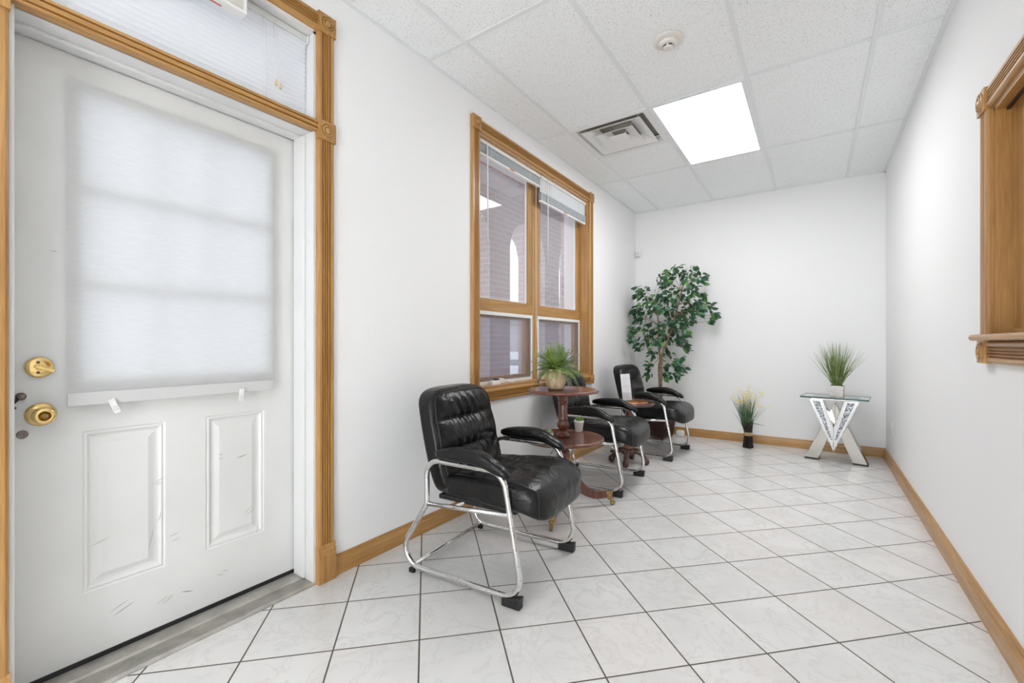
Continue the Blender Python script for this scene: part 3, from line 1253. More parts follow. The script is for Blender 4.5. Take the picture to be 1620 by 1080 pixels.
hm.prism([(.0135, -1.058), (.019, -1.058), (.019, -1.016), (.0135, -1.016)], SY0 + .002, SY1 - .002, 'y')
hm.build('hem', translucent('hem_fabric', (0.72, 0.72, 0.715), (0.8, 0.8, 0.8), .2), sh, .001)
for yc, rot in ((.468 - .678, .35), (.87 - .678, -.1)):
    cM = T(.020, yc, -1.072) @ Rx(rot)
    cp = MB()
    cp.box(0, -.009, -.022, .004, .009, .030, cM)
    cp.box(.004, -.007, .004, .010, .007, .024, cM)
    c_ = cp.build('bottom_clip', M_WPLAST, sh, .001)
    h = MB()
    for a in (-.004, .004):
        h.lathe([(.0012, 0), (.0012, .0006), (.0003, .0006)], 8, cM @ T(.0042, a, -.008) @ Ry(pi / 2), True, False)
    h.build('rivet', M_STEEL, c_)

# ------------------------------------------------------------------ blind in the transom


def slat_curve(mb, y0, y1, x, z, tilt, w=.025):
    """one curved slat running in y"""
    vs = []
    for y in (y0, y1):
        for k in range(5):
            a = (k / 4 - .5)
            px, pz = a * w, .0022 * (1 - 4 * a * a)
            vs.append((x + px * cos(tilt) - pz * sin(tilt), y, z + px * sin(tilt) + pz * cos(tilt)))
    mb.add(vs, [(k, k + 1, k + 6, k + 5) for k in range(4)], True)


tbl = tag(empty('mini_blind', (-1.90, .674, 2.475)), 'closed white mini blind in the transom above the door', 'blind', 'white mini blinds')
ya, yb = DY0 + .018 - .674, DY1 - .018 - .674
hr = MB()
hr.box(-.013, ya, -.026, .013, yb, 0)
hr.build('head_rail', pmat('rail_grey_white', (0.66, 0.66, 0.63), .4), tbl, .002)
MB().box(-.010, yb - .001, -.034, .020, yb + .003, .001).build('end_bracket', M_WPLAST, tbl, .001)
sl = MB()
zz = -.036
while zz > -.345:
    slat_curve(sl, ya + .003, yb - .003, 0, zz, radians(68))
    zz -= .0205
sl.build('slats', M_BLIND, tbl, fix=False)
MB().box(-.012, ya + .003, -.372, .012, yb - .003, -.356).build('bottom_rail', M_WPLAST, tbl, .003)
for yy in (.24 - .674 + .08, .90 - .674 + .02):
    cm = MB()
    for dy in (0, .014):
        cm.tube([(.013, yy + dy, -.02), (.013, yy + dy, -.36)], .0008, 5)
    cm.build('ladder_cord', M_WPLAST, tbl)
lc = MB()
lc.tube([(.016, .29, -.02), (.022, .292, -.16), (.023, .298, -.268)], .0009, 5)
lc.tube([(.016, .30, -.02), (.022, .31, -.16), (.023, .316, -.275)], .0009, 5)
lc.build('lift_cord', M_WPLAST, tbl)
ts_ = MB()
for y, z in ((.298, -.268), (.316, -.275)):
    ts_.lathe([(.0015, 0), (.003, -.006), (.0045, -.018), (.005, -.026), (.0005, -.026)], 12, T(.023, y, z), True, False)
ts_.build('tassel', pmat('wood_tassel', (0.70, 0.50, 0.24), .5), tbl)

# ------------------------------------------------------------------ exit sign above the door
ex = tag(empty('exit_sign', (-1.829, .645, 2.34)), 'white exit sign with red letters above the entrance door', 'exit sign')
hb = MB()
hb.box(0, -.167, 0, .047, .167, .012)
hb.box(0, -.167, .178, .047, .167, .190)
hb.box(0, -.167, .012, .047, -.152, .178)
hb.box(0, .152, .012, .047, .167, .178)
hb.box(0, -.152, .012, .006, .152, .178)
hb.build('housing', M_WPLAST, ex, .002)
MB().box(.02, -.152, .012, .049, .152, .178).build('face_panel', pmat('sign_face', (0.60, 0.57, 0.52), .5), ex, .001)
MB().box(.012, -.13, -.0015, .020, .09, 0).build('lamp_strip', pmat('red_strip', (0.55, 0.16, 0.15), .4), ex)
cu = bpy.data.curves.new('letters', 'FONT')
cu.body = 'EXIT'
cu.size = .17
cu.align_x = 'CENTER'
cu.extrude = .001
cu.offset = .003
cu.materials.append(M_RED)
tmp_ = bpy.data.objects.new('letters_text', cu)
COL.objects.link(tmp_)
bpy.context.view_layer.update()
me_ = bpy.data.meshes.new_from_object(tmp_.evaluated_get(bpy.context.evaluated_depsgraph_get()))
bpy.data.objects.remove(tmp_)
lt = bpy.data.objects.new('letters', me_)
COL.objects.link(lt)
lt.parent = ex
lt.location = (.0505, -.006, .030)
lt.rotation_euler = (pi / 2, 0, pi / 2)
lt.scale = (.80, 1, 1)

# ------------------------------------------------------------------ main window (window_2)
w2 = tag(empty('window_2', (XL, 0, 0)), 'oak framed double window beside the black chairs', kind='structure')
for (a, b) in ((WY0 - CW, WY0), (WY1, WY1 + CW)):
    yc = (a + b) / 2
    fluted(MB(), .772, 2.503, a, b, 0, .020).build('side_casing', OZ, w2)
    stain_rings(rosette(MB(), yc, 2.546, .087, 0, .027).build('rosette_block', OZ, w2, .0015))
    stain_rings(rosette(MB(), yc, .729, .087, 0, .027).build('rosette_block', OZ, w2, .0015))
fluted(MB(), WY0, WY1, 2.503, 2.586, 0, .020, 'y').build('head_casing', OY, w2)
fluted(MB(), WY0, WY1, .688, .771, 0, .020, 'y').build('apron', OY, w2)
# jamb liner
jl = MB()
JD = -.09
jl.box(-.15, WY0, WZ0, 0, WY0 + .012, WZ1)
jl.box(-.15, WY1 - .012, WZ0, 0, WY1, WZ1)
jl.build('side_jamb', OZ, w2)
jl = MB()
jl.box(-.15, WY0, WZ1 - .012, 0, WY1, WZ1)
jl.build('head_jamb', OY, w2)
MB().box(-.15, WY0, WZ0 - .006, .002, WY1, WZ0 + .014).build('sill', OY, w2, .002)
# mullion between the two units
ml = MB()
ml.box(-.135, 3.135, WZ0 + .014, -.090, 3.172, WZ1 - .012)
ml.box(-.135, 3.176, WZ0 + .014, -.090, 3.220, WZ1 - .012)
ml.box(-.135, 3.172, WZ0 + .014, -.098, 3.176, WZ1 - .012)
ml.build('mullion', OZ, w2, .0015)
X0 = -.09
for (a, b) in ((WY0 + .012, 3.135), (3.220, WY1 - .012)):
    # transom rail between upper and lower sash
    MB().box(X0 - .045, a, 1.320, X0 + .002, b, 1.402).build('mid_rail', OY, w2, .003)
    # upper fixed sash
    us = MB()
    z0, z1 = 1.402, WZ1 - .012
    for (p, q) in ((a, a + .052), (b - .052, b)):
        us.box(X0 - .04, p, z0, X0 - .004, q, z1)
    sg = us.build('upper_sash', OZ, w2, .002)
    r = MB()
    r.box(X0 - .04, a + .052, z0, X0 - .010, b - .052, z0 + .012)
    r.box(X0 - .04, a + .052, z1 - .05, X0 - .010, b - .052, z1)
    r.build('sash_rail', OY, sg, .002)
    # white glazing bead
    be = MB()
    for (p, q) in ((a + .052, a + .058), (b - .058, b - .052)):
        be.box(X0 - .036, p, z0 + .012, X0 - .022, q, z1 - .05)
    be.box(X0 - .036, a + .058, z0 + .012, X0 - .022, b - .058, z0 + .018)
    be.box(X0 - .036, a + .058, z1 - .056, X0 - .022, b - .058, z1 - .05)
    be.build('glazing_bead', M_WPLAST, sg)
    MB().box(X0 - .034, a + .052, z0 + .012, X0 - .029, b - .052, z1 - .05).build('glass', M_GLASS, sg)
    # lower awning sash: oak back frame, white screen frame in front
    z0, z1 = WZ0 + .014, 1.320
    ls = MB()
    for (p, q) in ((a, a + .062), (b - .062, b)):
        ls.box(X0 - .065, p, z0, X0 - .030, q, z1)
    lo = ls.build('awning_sash', OZ, w2, .002)
    r = MB()
    r.box(X0 - .065, a + .062, z0, X0 - .030, b - .062, z0 + .05)
    r.box(X0 - .065, a + .062, z1 - .045, X0 - .030, b - .062, z1)
    r.build('sash_rail', OY, lo, .002)
    MB().box(X0 - .058, a + .062, z0 + .05, X0 - .053, b - .062, z1 - .045).build('glass', M_GLASS, lo)
    sf = MB()
    for (p, q) in ((a, a + .018), (b - .018, b)):
        sf.box(X0 - .012, p, z0, X0 + .002, q, z1)
    sf.box(X0 - .012, a + .018, z0, X0 + .002, b - .018, z0 + .022)
    sf.box(X0 - .012, a + .018, z1 - .026, X0 + .002, b - .018, z1)
    so = sf.build('screen_frame', M_WPLAST, w2, .001)
    MB().box(X0 - .006, a + .018, z0 + .022, X0 - .005, b - .018, z1 - .026).build('screen_mesh', M_SCREEN, so)
# crank handle
cr = MB()
cr.box(-.075, 2.50, WZ0 + .012, -.030, 2.60, WZ0 + .036)
cr.box(-.070, 2.52, WZ0 + .036, -.036, 2.585, WZ0 + .044)
cro = cr.build('crank_housing', M_WPLAST, w2, .004)
ch = MB()
ch.tube([(-.050, 2.585, WZ0 + .050), (-.030, 2.62, WZ0 + .050), (-.010, 2.68, WZ0 + .030), (-.003, 2.71, WZ0 + .022)], [.007, .007, .006, .006], 8)
ch.tube([(-.003, 2.71, WZ0 + .022), (-.001, 2.735, WZ0 + .036)], .006, 8)
ch.build('crank_arm', M_WPLAST, cro)
MB().box(-.062, 2.555, WZ0 + .044, -.038, 2.60, WZ0 + .056).build('crank_hub', M_BLACK, cro, .003)

# window blinds


def raised_blind(ya, yb, closed_rows, stack_rows, drop, label):
    ye = (ya + yb) / 2
    L2 = (yb - ya) / 2
    e = tag(empty('mini_blind', (XL - .032, ye, WZ1 - .012)), label, 'blind', 'white mini blinds')
    MB().box(-.014, -L2, -.026, .014, L2, 0).build('head_rail', M_WPLAST, e, .002)
    z = -.034
    s = MB()
    for k in range(closed_rows):
        slat_curve(s, -L2 + .002, L2 - .002, .002, z, radians(72))
        z -= .0185
    if closed_rows:
        s.build('closed_slats', M_BLIND, e, fix=False)
        z += .006
    s = MB()
    for k in range(stack_rows):
        s.box(-.012, -L2 + .002, z - .0016, .012 - .0005 * (k % 2), L2 - .002, z)
        z -= .0021
    s.build('stacked_slats', M_STACKSHADE, e)
    MB().box(-.012, -L2 + .002, z - .018, .012, L2 - .002, z - .002).build('bottom_rail', M_WPLAST, e, .003)
    for yy in (-L2 * .62, L2 * .62):
        c = MB()
        for d in (-.012, .0, .012):
            c.tube([(.0145, yy + d, -.024), (.0145, yy + d, z - .016)], .0009, 5)
        c.build('ladder_cord', M_WPLAST, e)
    wn = MB().tube([(.018, -L2 + .10, -.02), (.022, -L2 + .10, -.06), (.022, -L2 + .105, -.72)], .0042, 8)
    wn.build('tilt_wand', M_WPLAST, e)
    MB().box(.0125, -.03, z - .015, .0140, .03, z - .006).build('warning_tag', pmat('orange_tag', (0.65, 0.24, 0.06), .5), e)
    return e, z


b1, _ = raised_blind(WY0 + .014, 3.150, 0, 26, 0, 'nearer of the two raised white mini blinds, slats stacked right under its rail')
b2, _ = raised_blind(3.160, WY1 - .014, 6, 30, 0, 'farther mini blind on the big window, partly lowered with closed slats above its stack')
lc = MB()
lc.tube([(.018, .330, -.02), (.020, .332, -1.2), (.060, .334, -1.72), (.060, .335, -2.15), (.060, .350, -2.0)], .0011, 5)
lc.tube([(.018, .340, -.02), (.020, .346, -1.2), (.060, .352, -1.72), (.060, .356, -2.15)], .0011, 5)
lc.build('lift_cord', M_WPLAST, b1)
MB().tube([(.018, -.43, -.02), (.018, -.43, -.30)], .0011, 5).build('lift_cord', M_WPLAST, b2)

# ------------------------------------------------------------------ reception window in the right wall (window_3)
w3 = tag(empty('window_3', (XR, 0, 0)), 'oak framed reception window with wooden sliding panel in the right wall', kind='structure')
for (a, b) in ((RY0 - CW, RY0), (RY1, RY1 + CW)):
    yc = (a + b) / 2
    fluted(MB(), RZ0 + .002, RZ1 + .002, a, b, 0, .020, side=-1).build('side_casing', OZ, w3)
    stain_rings(rosette(MB(), yc, RZ1 + .044, .087, 0, .027, -1).build('rosette_block', OZ, w3, .0015))
    stain_rings(rosette(MB(), yc, RZ0 - .068, .087, 0, .027, -1).build('rosette_block', OZ, w3, .0015))
fluted(MB(), RY0, RY1, RZ1 + .002, RZ1 + .085, 0, .020, 'y', -1).build('head_casing', OY, w3)
fluted(MB(), RY0, RY1, RZ0 - .108, RZ0 - .027, 0, .020, 'y', -1).build('apron', OY, w3)
st = MB()
st.prism([(.14, RZ0 - .024), (-.046, RZ0 - .024), (-.052, RZ0 - .019), (-.053, RZ0 - .010), (-.048, RZ0 - .002), (-.040, RZ0), (.14, RZ0)], RY0 - .11, RY1 + .075, 'y')
st.build('stool', OY, w3, .002)
j = MB()
j.box(0, RY1 - .014, RZ0, .14, RY1, RZ1)
j.box(0, RY0, RZ0, .14, RY0 + .014, RZ1)
j.build('side_jamb', OZ, w3)
MB().box(0, RY0, RZ1 - .014, .14, RY1, RZ1).build('head_jamb', OY, w3)
MB().box(.030, RY0 + .014, RZ1 - .022, .040, RY1 - .014, RZ1 - .014).build('slide_track', M_BLACK, w3)
MB().box(.044, RY0 + .014, RZ0, .056, RY1 - .014, RZ0 + .020).build('bottom_track', OY, w3)
sp = MB()
sp.box(.056, RY0 + .014, RZ0 + .004, .090, RY1 - .014, RZ1 - .014)
sp.build('sliding_panel', OZ, w3)

# ------------------------------------------------------------------ ceiling lights
for k, (x0, y0, x1, y1, kind) in enumerate(LIGHTS):
    e = empty('ceiling_light', ((x0 + x1) / 2, (y0 + y1) / 2, H))
    a, b = (x1 - x0) / 2 - .004, (y1 - y0) / 2 - .004
    fw = .030
    f = MB()
    f.box(-a, -b, -.006, a, -b + fw, .02)
    f.box(-a, b - fw, -.006, a, b, .02)
    f.box(-a, -b + fw, -.006, -a + fw, b - fw, .02)
    f.box(a - fw, -b + fw, -.006, a, b - fw, .02)
    f.box(-a, -b, .02, a, b, .09)
    f.build('frame', M_TEE, e, .001)
    MB().box(-a + fw, -b + fw, 0, a - fw, b - fw, .006).build('diffuser', M_PANEL if kind == 0 else M_FILLPANEL, e)
    if kind == 0:
        tag(e, 'lit rectangular troffer light in the tile ceiling beside the vent', 'ceiling light', 'ceiling troffers')
    else:
        tag(e, 'unseen ceiling troffer added for light behind the camera, on the %s side' % ('left' if (x0 + x1) / 2 < -.3 else 'right'), 'ceiling light', 'ceiling troffers')

# ------------------------------------------------------------------ ceiling vent
ve = tag(empty('ceiling_vent', ((VENT[0] + VENT[2]) / 2, (VENT[1] + VENT[3]) / 2, H)), 'white square stepped air diffuser set in the tile ceiling', 'air vent')


def sqring(mb, r0, z0, r1, z1):
    """square conical blade from half-size r0 at z0 to r1 at z1, 2 mm thick"""
    vs = []
    for r, z in ((r0, z0), (r1, z1), (r1, z1 + .003), (r0, z0 + .003)):
        vs += [(-r, -r, z), (r, -r, z), (r, r, z), (-r, r, z)]
    fs = []
    for i in range(4):
        for k in range(4):
            k2 = (k + 1) % 4
            j = (i + 1) % 4
            fs.append((i * 4 + k, i * 4 + k2, j * 4 + k2, j * 4 + k))
    mb.add(vs, fs)


f = MB()
for q in ((-.297, -.297, .297, -.262), (-.297, .262, .297, .297), (-.297, -.262, -.262, .262), (.262, -.262, .297, .262)):
    f.box(q[0], q[1], -.004, q[2], q[3], .004)
sqring(f, .262, 0, .250, .045)
f.build('flange', M_WPLAST, ve)
f = MB(); sqring(f, .230, -.012, .128, .034)
f.build('blade', M_WPLAST, ve)
f = MB(); sqring(f, .145, -.018, .056, .024)
f.build('blade', M_WPLAST, ve)
f = MB(); f.box(-.066, -.066, -.020, .066, .066, -.016)
f.build('center_plate', M_WPLAST, ve)
f = MB()
for s in ((-1, -1), (1, -1), (1, 1), (-1, 1)):
    f.tube([(s[0] * .05, s[1] * .05, -.014), (s[0] * .21, s[1] * .21, .012), (s[0] * .25, s[1] * .25, .03)], .002, 5)
f.build('spider', M_WPLAST, ve)
f = MB(); f.box(-.26, -.26, .06, .26, .26, .09)
f.build('plenum', M_DGREY, ve)

# ------------------------------------------------------------------ smoke detector
sd = tag(empty('smoke_detector', (-.648, 2.44, H)), 'round off-white smoke detector on the ceiling', 'smoke detector')
MB().lathe([(.078, .004), (.078, -.004), (.074, -.008), (.066, -.011), (.050, -.013), (.048, -.013)], 48, None, True).build('base', M_OFFWH, sd)
bd = MB().lathe([(.050, -.012), (.049, -.020), (.044, -.028), (.031, -.031), (.028, -.031)], 48, None, True)
bd.build('body', M_OFFWH, sd)
cp = MB().lathe([(.0275, -.030), (.0275, -.038), (.024, -.043), (.010, -.045), (.0005, -.045)], 36, None, True, False)
cp.build('sensor_cap', M_OFFWH, sd)
sl = MB()
for k in range(10):
    if k % 2: continue
    a0 = 2 * pi * k / 10
    vs = []
    for t in range(6):
        a = a0 + t * .17
        for z in (-.0315, -.0385):
            vs.append((.0282 * cos(a), .0282 * sin(a), z))
    sl.add(vs, [(2 * t, 2 * t + 1, 2 * t + 3, 2 * t + 2) for t in range(5)])
sl.build('air_slot', M_BLACK, sd)

# motion sensor in far left corner, outlet on right wall, small plug-in thing on the floor
ms = tag(empty('motion_sensor', (-1.815, YF, 2.215)), 'small white domed motion sensor high in the far left corner', 'sensor')
mb = MB()
cushion(mb, 8, 8, 8, 3.0, lambda x, y, z: (x * .034, -.022 + y * .022, z * .048))
mb.build('body', M_OUTLET, ms)
MB().lathe([(.022, 0), (.020, .008), (.012, .014), (.0005, .016)], 20, T(0, -.040, -.008) @ Rx(pi / 2), True, False).build('lens', pmat('lens_white', (0.7, 0.7, 0.68), .25), ms)
ol = tag(empty('wall_outlet', (XR, 5.05, .355)), 'white outlet plate low on the right wall near the corner', 'outlet')
MB().box(-.006, -.035, -.057, 0, .035, .057).build('plate', M_OUTLET, ol, .002)
f = MB()
for z in (-.02, .02): f.box(-.008, -.016, z - .013, -.006, .016, z + .013)
f.build('socket', M_WPLAST, ol, .001)
pw = tag(empty('white_plug_box', (-1.295, 5.395, 0)), 'small white plastic box on the floor by the far baseboard', 'small box')
mb = MB()
cushion(mb, 8, 8, 6, 5.0, lambda x, y, z: (x * .045, y * .03, .034 + z * .034))
mb.build('case', M_WPLAST, pw)
MB().box(-.044, -.0305, .030, .044, .0305, .033).build('seam', M_OFFWH, pw)

# ------------------------------------------------------------------ black chrome chairs


def build_chair():
    root = empty('guest_chair')
    R = .0128
    FY = .287
    side = [Vector(p) for p in ((-.045, 0, .545), (.052, 0, .034), (-.665, 0, .030), (-.458, 0, .342), (-.462, 0, .548))]
    rads = [.085, .085, .085, .060, .075]
    for s in (-1, 1):
        y = s * FY
        path = fillet([p + Vector((0, y, 0)) for p in side], rads, True, 8)
        fo = MB().tube(path, R, 12, closed=True).build('side_frame', M_CHROME, root)
        MB().tube([(-.452, y, .342), (-.010, y, .372)], .0105, 10).build('seat_rail', M_CHROME, fo)
        # arm pad

        def pad(x, yy, z, y=y):
            t = (x + 1) / 2            # 0 rear .. 1 front
            px = -.405 + .380 * t
            drop = -.052 * max(0, (t - .55) / .45) ** 1.7
            hump = .010 * sin(pi * t)
            th = .026 + .006 * sin(pi * t)
            return (px + (.010 if t > .9 else 0), y + yy * (.031 + .004 * t), .583 + hump + drop + z * th)
        mb = MB()
        cushion(mb, 22, 8, 8, 3.2, pad)
        ap = mb.build('arm_pad', M_LEATHER, root)
        # front foot and rear glide
        ft = MB()
        ft.prism([(-.045, 0), (.040, 0), (.044, .050), (.020, .044), (-.045, .032)], y - .018, y + .018, 'y')
        ft.build('rubber_foot', M_BLACK, root, .004)
        ft = MB().box(-.565, y - .008, 0, -.535, y + .008, .020)
        ft.build('rear_glide', M_BLACK, root, .002)
    MB().tube([(-.545, -FY, .034), (-.545, FY, .034)], .010, 12).build('stretcher', M_CHROME, root)
    MB().tube([(-.30, -FY, .352), (-.30, FY, .352)], .009, 10).build('seat_crossbar', M_CHROME, root)

    # seat cushion: side profile bends down at the front
    def seat(x, y, z):
        t = (x + 1) / 2
        ax = -.475 + .625 * t
        zc = .415 + .012 * t
        th = .056 + .012 * t
        ha = .012 * t
        # nose roll
        nose = max(0, (t - .72) / .28)
        zc -= .060 * nose ** 1.8
        ax -= .030 * nose ** 2
        w = .243 + .030 * min(1, max(0, (t - .35) / .3)) - .012 * nose ** 2
        X, Y, Z = ax, y * w, zc + z * th + ha
        if z > 0:
            q = (1 - abs(y) ** 2.5) * sin(pi * min(1, max(0, t * 1.02)))
            Z += .016 * q * z
            # tuft pulls toward the middle
            d = ((X + .20) / .10) ** 2 + (Y / .15) ** 2
            Z -= .014 * math.exp(-d) * z
            ang = math.atan2(X + .20, Y + 1e-6)
            rr = math.hypot(X + .20, Y)
            Z += .0072 * sin(ang * 11 + 3 * sin(rr * 14)) * math.exp(-((rr - .12) / .09) ** 2) * z
            Z += .0030 * sin(Y * 70 + 3 * sin(X * 12)) * math.exp(-((X + .20) / .07) ** 2) * z
        return (X, Y, Z)
    mb = MB()
    cushion(mb, 54, 44, 12, 5.5, seat)
    so = mb.build('seat', M_LEATHER, root)
    for s in (-1, 1):
        pts = []
        for k in range(40):
            t = -1 + 2 * k / 39
            p = 5.5
            a = Vector((t * .93, s * .93, .93))
            lp = (abs(a.x) ** p + abs(a.y) ** p + abs(a.z) ** p) ** (1 / p)
            a /= lp
            q = Vector(seat(*a))
            pts.append(q + Vector((0, s * .001, .0015)))
        # carry on down the nose
        for k in range(1, 14):
            a = Vector((.93, s * .93, .93 - 1.86 * k / 14))
            lp = (abs(a.x) ** 5.5 + abs(a.y) ** 5.5 + abs(a.z) ** 5.5) ** (1 / 5.5)
            a /= lp
            pts.append(Vector(seat(*a)) + Vector((.001, s * .001, 0)))
        MB().tube(pts, .0028, 6).build('piping', M_PIPING, so)
    # seat base pan
    MB().box(-.44, -.225, .350, -.02, .225, .372).build('seat_pan', M_BLACK, root, .004)

    # backrest
    def back(x, y, z):
        t = (z + 1) / 2
        zz = .365 + .500 * t
        lean = -.413 - .125 * t - .02 * max(0, t - .8)
        w = .250 + .014 * sin(pi * min(1, t * 1.05))
        # rounded top corners
        top = max(0, (t - .80) / .20)
        w *= 1 - .07 * top ** 2
        zz -= .018 * abs(y) ** 3 * (1 if t > .8 else 0) * top
        th = .047
        X = lean + x * th
        Y = y * w + .012
        if x > 0:
            # three puffed bands
            bands = (0.0, .42, .70, 1.0)
            puff = 0
            for a, b in zip(bands, bands[1:]):
                if a <= t <= b:
                    puff = sin(pi * (t - a) / (b - a)) ** .6
            edge = (1 - abs(y) ** 3)
            X += x * (.036 * puff * edge + .006 * edge)
            for c, wd in ((.42, .09), (.70, .12), (.84, .07)):
                X += x * .0068 * sin(Y * 105 + 4 * sin(zz * 16 + c * 9) + c * 20) * math.exp(-((t - c) / wd) ** 2) * edge * math.exp(-(Y / .13) ** 2)
        return (X, Y, zz)
    mb = MB()
    cushion(mb, 12, 64, 64, 8.0, back)
    bo = mb.build('backrest', M_LEATHER, root)
    for sx in (.93,):
        pts = []
        p = 8.0

        def edge(y, z):
            a = Vector((sx, y, z))
            lp = (abs(a.x) ** p + abs(a.y) ** p + abs(a.z) ** p) ** (1 / p)
            a /= lp
            return Vector(back(*a)) + Vector((.0015, 0, 0))
        for k in range(30): pts.append(edge(-.93, -.9 + 1.83 * k / 30))
        for k in range(30): pts.append(edge(-.93 + 1.86 * k / 30, .93) + Vector((0, 0, .001)))
        for k in range(30): pts.append(edge(.93, .93 - 1.83 * k / 30))
        MB().tube(pts, .0028, 6).build('piping', M_PIPING, bo)
    return root


c1 = build_chair()
c1.location = (-1.045, 1.785, 0)
c1.rotation_euler = (0, 0, radians(4.4))
tag(c1, 'black leather and chrome armchair nearest the door, in front of the two-tier table', 'chair', 'black chrome guest chairs')
for loc, rz, lab in (((-1.165, 3.285, 0), 3.0, 'black leather and chrome armchair between the two-tier table and the small inlaid table'),
                     ((-1.100, 4.462, 0), -2.0, 'black leather and chrome armchair farthest from the door, in front of the potted tree')):
    c = copy_tree(c1)
    c.location = loc
    c.rotation_euler = (0, 0, radians(rz))
    c['label'] = lab

# ------------------------------------------------------------------ two-tier tripod table
tt = tag(empty('two_tier_table', (-1.357, 2.577, 0), 0), 'two-tier round cherry wood table on a tripod with brass casters', 'table')


def disc(r, z, th, lip=.004):
    return [(r - .02, z), (r - .004, z + .003), (r, z + th * .5), (r - .003, z + th - .002), (r - .010, z + th + lip * .3), (r - .024, z + th - .001), (.0005, z + th - .001)]


MB().lathe([(.0005, .765)] + disc(.232, .765, .020), 72, None, True, False).build('upper_top', M_CHERRYT, tt)
MB().lathe([(.0005, .452)] + disc(.267, .452, .023), 72, None, True, False).build('lower_top', M_CHERRYT, tt)
MB().lathe([(.0005, .748), (.085, .748), (.095, .756), (.10, .766), (.0005, .766)], 40, None, True, False).build('top_block', M_CHERRY, tt)
pf = [(.030, .475), (.042, .477), (.046, .484), (.042, .492), (.030, .498), (.026, .508), (.024, .516), (.031, .524), (.040, .540), (.0415, .556),
      (.038, .570), (.030, .578), (.034, .584), (.036, .590), (.030, .598), (.0285, .612), (.030, .680), (.029, .690), (.034, .694), (.034, .702), (.029, .707), (.030, .716), (.036, .724), (.036, .734), (.042, .740), (.042, .749)]
MB().lathe(pf, 36, None, True).build('upper_post', M_CHERRY, tt)
pf = [(.010, .140), (.022, .148), (.030, .158), (.040, .164), (.041, .290), (.036, .298), (.034, .305), (.036, .315), (.043, .330), (.046, .345), (.044, .358), (.038, .366), (.041, .371), (.045, .376), (.042, .383), (.037, .388), (.036, .440), (.044, .448), (.044, .453)]
MB().lathe(pf, 36, None, True).build('lower_post', M_CHERRY, tt)
for a in (47, -73, 167):
    Mx = Rz(radians(a))
    lp = smooth_path([(.030, 0, .235), (.075, 0, .190), (.140, 0, .120), (.210, 0, .082), (.270, 0, .074), (.318, 0, .074)], 6)
    hw = .016
    n = len(lp)
    vs, fs = [], []
    for i, p in enumerate(lp):
        t = (lp[min(i + 1, n - 1)] - lp[max(i - 1, 0)]).normalized()
        nn = Vector((-t.z, 0, t.x))
        hh = .034 * (1 - .55 * i / (n - 1)) + .004
        for sy, sh in ((-1, -1), (1, -1), (1, 1), (-1, 1)):
            q = p + nn * hh * sh
            vs.append((q.x, sy * hw, q.z))
    for i in range(n - 1):
        for k in range(4):
            k2 = (k + 1) % 4
            fs.append((i * 4 + k, i * 4 + k2, i * 4 + 4 + k2, i * 4 + 4 + k))
    fs += [(3, 2, 1, 0), tuple((n - 1) * 4 + k for k in range(4))]
    lg = MB().add(vs, fs, False, Mx).build('leg', M_CHERRY, tt, .004)
    br = MB()
    br.box(.300, -.019, .052, .345, .019, .094, Mx)
    br.lathe([(.019, .038), (.021, .046), (.019, .054), (.015, .058)], 16, Mx @ T(.335, 0, 0), True)
    br.tube([(.335, 0, .045), (.348, 0, .030), (.352, 0, .018)], [.010, .008, .006], 8, M=Mx)
    cf = br.build('caster_cup', M_BRASSD, lg, .004)
    wh = MB()
    wh.lathe([(.010, -.009), (.016, -.008), (.017, 0), (.016, .008), (.010, .009)], 24, Mx @ T(.352, 0, .017) @ Rx(pi / 2), True)
    wh.build('caster_wheel', M_BRASSD, lg)

# ------------------------------------------------------------------ fern in a whitewashed pot
fp = tag(empty('potted_fern', (-1.397, 2.550, .786)), 'feathery green fern in a whitewashed wooden pot on the two-tier table', 'potted plant')
MB().lathe([(.0005, 0), (.046, 0), (.052, .006), (.066, .040), (.0735, .080), (.0740, .120), (.0715, .133), (.0665, .133), (.066, .118), (.0005, .116)], 40, None, True, False).build('pot', M_POTW, fp)
MB().lathe([(.066, .118), (.04, .124), (.0005, .126)], 24, None, True, False).build('soil', M_SOIL, fp)
rnd = random.Random(11)


def frond(mb, base, dirv, length, droop, nleaf, ll):
    pts = []
    d = Vector(dirv).normalized()
    p = Vector(base)
    n = 10
    for i in range(n + 1):
        pts.append(p.copy())
        d = (d + Vector((0, 0, -droop / n))).normalized()
        p = p + d * (length / n)
    mb.tube(pts, [.0012 * (1 - .7 * i / n) for i in range(n + 1)], 3, cap=False)
    for k in range(nleaf):
        t = .18 + .82 * k / nleaf
        i = min(int(t * n), n - 1)
        q = pts[i].lerp(pts[i + 1], t * n - i)
        tg = (pts[i + 1] - pts[i]).normalized()
        sd = tg.cross(Vector((0, 0, 1)))
        sd = sd.normalized() if sd.length > .05 else Vector((1, 0, 0))
        up = sd.cross(tg)
        for s in (-1, 1):
            L_ = ll * (1 - .55 * t) * rnd.uniform(.75, 1.15)
            w = (sd * s * .75 + tg * .62 + up * rnd.uniform(-.35, .35)).normalized()
            m1 = q + w * L_ * .5
            tip = q + w * L_
            wd = tg.cross(w).cross(w).normalized() * .0016
            mb.add([q, m1 + wd, tip, m1 - wd], [(0, 1, 2, 3)])
            # secondary needles
            for h in (.3, .5, .7, .9):
                q2 = q + w * L_ * h
                for s2 in (-1, 1):
                    w2 = (w * .6 + tg * .7 * s2 + up * rnd.uniform(-.5, .5)).normalized()
                    t2 = q2 + w2 * L_ * .36
                    ww = w2.cross(up)
                    ww = (ww.normalized() if ww.length > .01 else sd) * .0013
                    mb.add([q2 + ww, t2, q2 - ww], [(0, 1, 2)])


